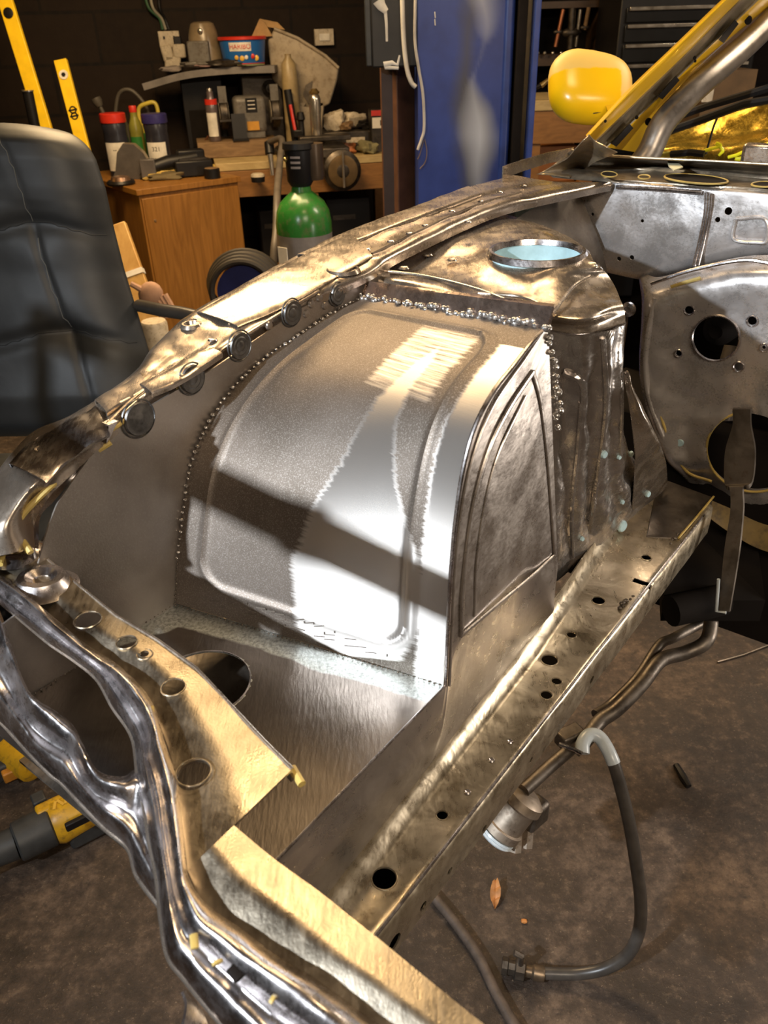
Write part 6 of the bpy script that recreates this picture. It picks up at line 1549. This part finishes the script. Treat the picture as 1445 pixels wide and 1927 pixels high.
for k, z in enumerate((1.36, 1.30)): MB().tube([ony(818, 22+14*k, Yc-0.01), ony(819, 34+14*k, Yc-0.01)], 0.002, 6).build('paint_scratch', wp_, t)

# ------------------------------------------------------------------ tool chest, shelves and bench on the right
tY = 5.0
x0t, x1t = ony(1166, 60, tY).x, ony(1345, 60, tY).x
t = thing('tool_chest', 'black roller tool chest with bright drawer pulls behind the windscreen pillar', 'tool chest', ((x0t+x1t)/2+0.1, tY+0.25, 0))
wt = x1t-x0t+0.25; xc_ = (x0t+x1t)/2+0.12; zt_ = 1.78
MB().box((xc_, tY+0.26, zt_/2+0.04), (wt, 0.5, zt_-0.08)).build('cabinet_shell', M['black'], t, bevel=0.008)
zs = [ony(1250, y, tY).z for y in (10, 43, 80, 118, 160, 205)] 
for k, z in enumerate(zs[:-1]):
    z2 = zs[k+1]; hz = z - z2
    d = MB().box((xc_, tY, (z+z2)/2), (wt-0.06, 0.02, hz-0.012)).build('drawer', plain('black_drawer_enamel', (0.008, 0.008, 0.008), 0.25) if k == 0 else bpy.data.materials['black_drawer_enamel'], t, bevel=0.003)
    MB().box((xc_, tY-0.018, z-0.012), (wt-0.08, 0.016, 0.018)).build('drawer_pull', chrome, d, bevel=0.003)
for k in range(3):
    d = MB().box((xc_, tY, zs[-1]-0.12-0.24*k), (wt-0.06, 0.02, 0.21)).build('drawer', bpy.data.materials['black_drawer_enamel'], t, bevel=0.003)
    MB().box((xc_, tY-0.018, zs[-1]-0.035-0.24*k), (wt-0.08, 0.016, 0.018)).build('drawer_pull', chrome, d)
for sx_ in (-1, 1):
    for sy_ in (0.08, 0.42): MB().cyl((xc_+sx_*(wt/2-0.07)-0.015, tY+sy_, 0.045), (xc_+sx_*(wt/2-0.07)+0.015, tY+sy_, 0.045), 0.045).build('castor', M['void'], t)
sY = 5.55
x0s, x1s = ony(1008, 60, sY).x, ony(1172, 60, sY).x
dwood = wood('dark_shelf_timber', (0.035, 0.018, 0.008), (0.07, 0.038, 0.016), (3, 3, 12))
t = thing('open_shelving', 'dark timber shelving unit with hanging tools behind the door mirror', 'shelf', ((x0s+x1s)/2, sY+0.15, 0)); ws = x1s-x0s
MB().box((x1s-0.07, sY+0.15, 1.0), (0.16, 0.3, 2.0)).build('right_upright', dwood, t); MB().box((x0s-0.05, sY+0.2, 1.0), (0.05, 0.3, 2.0)).build('left_upright', dwood, t)
MB().box(((x0s+x1s)/2, sY+0.3, 1.0), (ws, 0.02, 2.0)).build('back_board', M['void'], t)
for y in (8, 112, 250, 300):
    z = ony(1080, y, sY).z; MB().box(((x0s+x1s)/2-0.02, sY+0.15, z), (ws, 0.28, 0.035 if y != 112 else 0.06)).build('shelf_board', dwood, t)
zsh = ony(1080, 100, sY-0.02).z
for k, x in enumerate((1012, 1025, 1040, 1056, 1068, 1078, 1090, 1102, 1112)):
    q = ony(x, 100, sY-0.02); MB().ball(q, 0.011).build('bolt_head', chrome, t)
for k, (xa, ya, xb, yb_, r_, m, lb) in enumerate(((1060,18,1045,88,0.012,bpy.data.materials['copper_tone'],'coppery rod hanging leftmost on the dark shelving'),(1077,15,1073,92,0.022,dark_m,'dark broad tool hanging between two rods on the shelving'),(1092,18,1083,88,0.010,chrome,'thin bright spanner hanging on the dark shelving'),(1108,14,1100,56,0.012,ply_w,'short brown-handled tool hanging rightmost on the shelving'))):
    a, b = ony(xa, ya, sY-0.03), ony(xb, yb_, sY-0.03); t2 = thing('hanging_tool', lb, 'tool', b, 'tools hanging on the dark shelving'); MB().tube([a, b], r_, 10).build('shaft', m, t2); MB().ball(a.lerp(b, 0.6 if k != 3 else 0.9), r_*1.8, (1.4, 0.6, 0.7)).build('tool_head', dark_m, t2)
rY = 4.6
t = thing('side_bench', 'low brown timber side bench behind the door mirror', 'bench', (ony(1060, 200, rY).x, rY+0.3, 0)); zt2 = ony(1050, 190, rY).z
xa, xb = ony(992, 200, rY).x, ony(1135, 200, rY).x; MB().box(((xa+xb)/2, rY+0.3, zt2-0.02), (xb-xa, 0.6, 0.05)).build('bench_top', plank_w, t, bevel=0.004)
MB().box(((xa+xb)/2, rY+0.02, zt2-0.12), (xb-xa, 0.03, 0.16)).build('front_rail', bench_w, t)
for x in (xa+0.05, xb-0.05):
    for yy in (rY+0.05, rY+0.55): MB().box((x, yy, zt2/2-0.02), (0.07, 0.07, zt2-0.04)).build('leg', bench_w, t)
MB().box(((xa+xb)/2, rY+0.3, zt2-0.42), (xb-xa-0.02, 0.55, 0.03)).build('lower_shelf', bench_w, t)
q = ony(1048, 280, rY+0.1); t = thing('orange_drawer', 'box with orange-brown drawer on the side bench shelf', 'crate', Vector((q.x, q.y+0.12, zt2-0.404))); p = WL[t.name]
MB().box(p + Z*0.09, (0.22, 0.24, 0.18)).build('drawer_front', wood('orange_brown_grain', (0.30, 0.10, 0.02), (0.42, 0.16, 0.04), (3, 3, 12)), t, bevel=0.004)  # solid block, stands for a box with an orange drawer
q = ony(1020, 155, rY-0.02); t = thing('brass_nozzle_hose', 'thin air hose with brass nozzle on the side bench edge', 'hose', Vector((q.x, q.y, zt2+0.02))); MB().tube(spline([ony(990, 165, rY), ony(1005, 166, rY), ony(1018, 160, rY)], 6), 0.010, 8).build('hose', M['black'], t); MB().tube([ony(1018, 161, rY), ony(1032, 150, rY)], [0.014, 0.010], 10).build('nozzle', bpy.data.materials['brass'], t)
MB().tube([ony(990, 165, rY), Vector((ony(990, 165, rY).x-0.02, rY+0.05, zt2+0.012))], 0.010, 8).build('hose_tail', M['black'], t)
cbx = ony(1372, 165, 4.2); t = thing('cardboard_carton', 'brown cardboard carton beyond the car behind the roll cage leg', 'carton', Vector((cbx.x, 4.2, 0))); zc_ = ony(1372, 132, 4.2).z
MB().box((cbx.x, 4.35, zc_/2+0.3), (0.24, 0.3, zc_-0.6)).build('carton_side', plain('dark_cardboard', (0.10, 0.055, 0.02), 0.7), t); MB().box((cbx.x, 4.35, 0.3), (0.3, 0.34, 0.6)).build('crate_below', dwood, t)
MB().box((cbx.x-0.10, 4.19, ony(1330, 178, 4.2).z), (0.05, 0.006, 0.06)).build('pale_sticker', white_p, t)

# ------------------------------------------------------------------ power tools on the floor, bottom left
dy_ = plain('yellow_tool_plastic', (0.55, 0.30, 0.012), 0.4, 0, 0.15, 20, dirt=(0.16, 0.09, 0.02)); dg_ = plain('dark_grey_tool_rubber', (0.035, 0.036, 0.036), 0.5, 0, 0.3, 30)
Pd = lambda x, y, z=0.07: onz(x, y, z)
t = thing('cordless_drill', 'yellow and grey power tool lying on the concrete, lower left', 'power tool', onz(110, 1545, 0)); 
d0, d1, d2, d3 = Pd(-30, 1612), Pd(30, 1586), Pd(98, 1552), Pd(172, 1512); axd = (d3-d0).normalized()
MB().tube([d0 - axd*0.12, d0, d1], [0.030, 0.032, 0.036], 20).build('barrel', dg_, t); MB().tube([d1, d1+axd*0.004, d2-axd*0.004, d2], [0.040, 0.044, 0.046, 0.042], 20).build('rubber_sleeve', dg_, t)
MB().tube([d2, d2+axd*0.01, d3-axd*0.01, d3], [0.044, 0.050, 0.050, 0.040], 20).build('yellow_body', dy_, t)
sd = axd.cross(Z).normalized()
MB().box(Pd(100, 1520, 0.10) , (0.07, 0.03, 0.035), math.atan2(axd.y, axd.x)).build('yellow_collar', dy_, t, bevel=0.006)
MB().box(Pd(75, 1510, 0.06), (0.03, 0.035, 0.04), math.atan2(axd.y, axd.x)).build('switch', dg_, t, bevel=0.004)
MB().box(Pd(150, 1545, 0.12), (0.06, 0.012, 0.02), math.atan2(axd.y, axd.x)).build('vent_slot', M['black'], t, bevel=0.003)
MB().box(Pd(165, 1545, 0.03), (0.10, 0.08, 0.05), math.atan2(axd.y, axd.x)).build('battery', dg_, t, bevel=0.008)
for k in range(5):
    q = d2.lerp(d3, 0.2+0.14*k) + Z*0.050; MB().box(q, (0.006, 0.022, 0.002), math.atan2(axd.y, axd.x)+(0.4 if k % 2 else -0.4)).build('raised_mark', ymat, t)
t = thing('impact_driver', 'second yellow and black power tool on the floor, partly under the member', 'power tool', onz(40, 1440, 0)); e0, e1 = onz(-30, 1385, 0.06), onz(70, 1440, 0.06)
ae = (e1-e0).normalized(); MB().tube([e0, e0.lerp(e1, 0.5)], 0.042, 18).build('grip_end', dg_, t); MB().tube([e0.lerp(e1, 0.5), e1-ae*0.01, e1], [0.045, 0.045, 0.03], 18).build('yellow_body', dy_, t)
MB().box(onz(15, 1440, 0.05), (0.08, 0.05, 0.05), 0.6).build('battery', dg_, t, bevel=0.008); MB().box(onz(25, 1452, 0.05), (0.05, 0.03, 0.03), 0.6).build('orange_catch', plain('dull_amber', (0.45, 0.18, 0.02), 0.5), t, bevel=0.004)

# small litter on the concrete
lump('pebble', 'small pale pebble on the concrete right of the anti-roll bar', 'pebble', onz(1308, 1229, 0.0), (0.022, 0.018, 0.016), white_p, 0, 1.1)
t = thing('black_mark_stick', 'short black stick of debris in the floor shadow right of the hose', 'debris', onz(1288, 1465, 0)); MB().tube([onz(1272, 1440, 0.008), onz(1285, 1462, 0.01), onz(1296, 1480, 0.008)], [0.008, 0.010, 0.007], 8).build('stick', M['black'], t)
t = thing('thin_wire', 'thin bent dark wire lying on the floor at the right edge', 'wire', onz(1395, 1230, 0)); MB().tube([onz(1350, 1246, 0.004), onz(1400, 1232, 0.004), onz(1470, 1205, 0.004)], 0.0025, 6).build('wire', M['dusty'], t)
lump('orange_crumb', 'tiny orange crumb on the floor below the dead leaf', 'crumb', onz(986, 1735, 0.0), (0.012, 0.009, 0.006), plain('orange_chip', (0.5, 0.2, 0.05), 0.6), 0, 3.3)

# added unseen stand, its bar placed to cast the dark band on the arch
LW = Vector([a for a in LAMPS if a[0] == 'lamp_work'][0][1]); T1, T2 = onv(372, 912, -0.66), onv(830, 1128, -0.343)
T2 = onv(835, 1130, -0.343); kk = 0.25
B1, B2 = T1.lerp(LW, kk), T2.lerp(LW, kk)
dB = (B2-B1).normalized(); B0 = B1 - dB*0.75; B3 = B2 + dB*0.03
t = thing('shadow_stand', 'unseen black stand added beside the wing, its bar shading the wheel arch', 'stand', (B0.x, B0.y, 0))
MB().tube([B0, B3], 0.021, 12).build('shadow_bar', M['black'], t); MB().cyl((B0.x, B0.y, 0.0), (B0.x, B0.y, B0.z+0.03), 0.014).build('shadow_stand_upright', M['black'], t)
MB().lathe((B0.x, B0.y, 0), Z, [(0.16, 0), (0.16, 0.012), (0.03, 0.03)], 28).build('shadow_stand_foot', M['black'], t)
MB().box(B1.lerp(B2, 0.42), (0.05, 0.035, 0.035), math.atan2(dB.y, dB.x)).build('bar_clamp', M['black'], t)
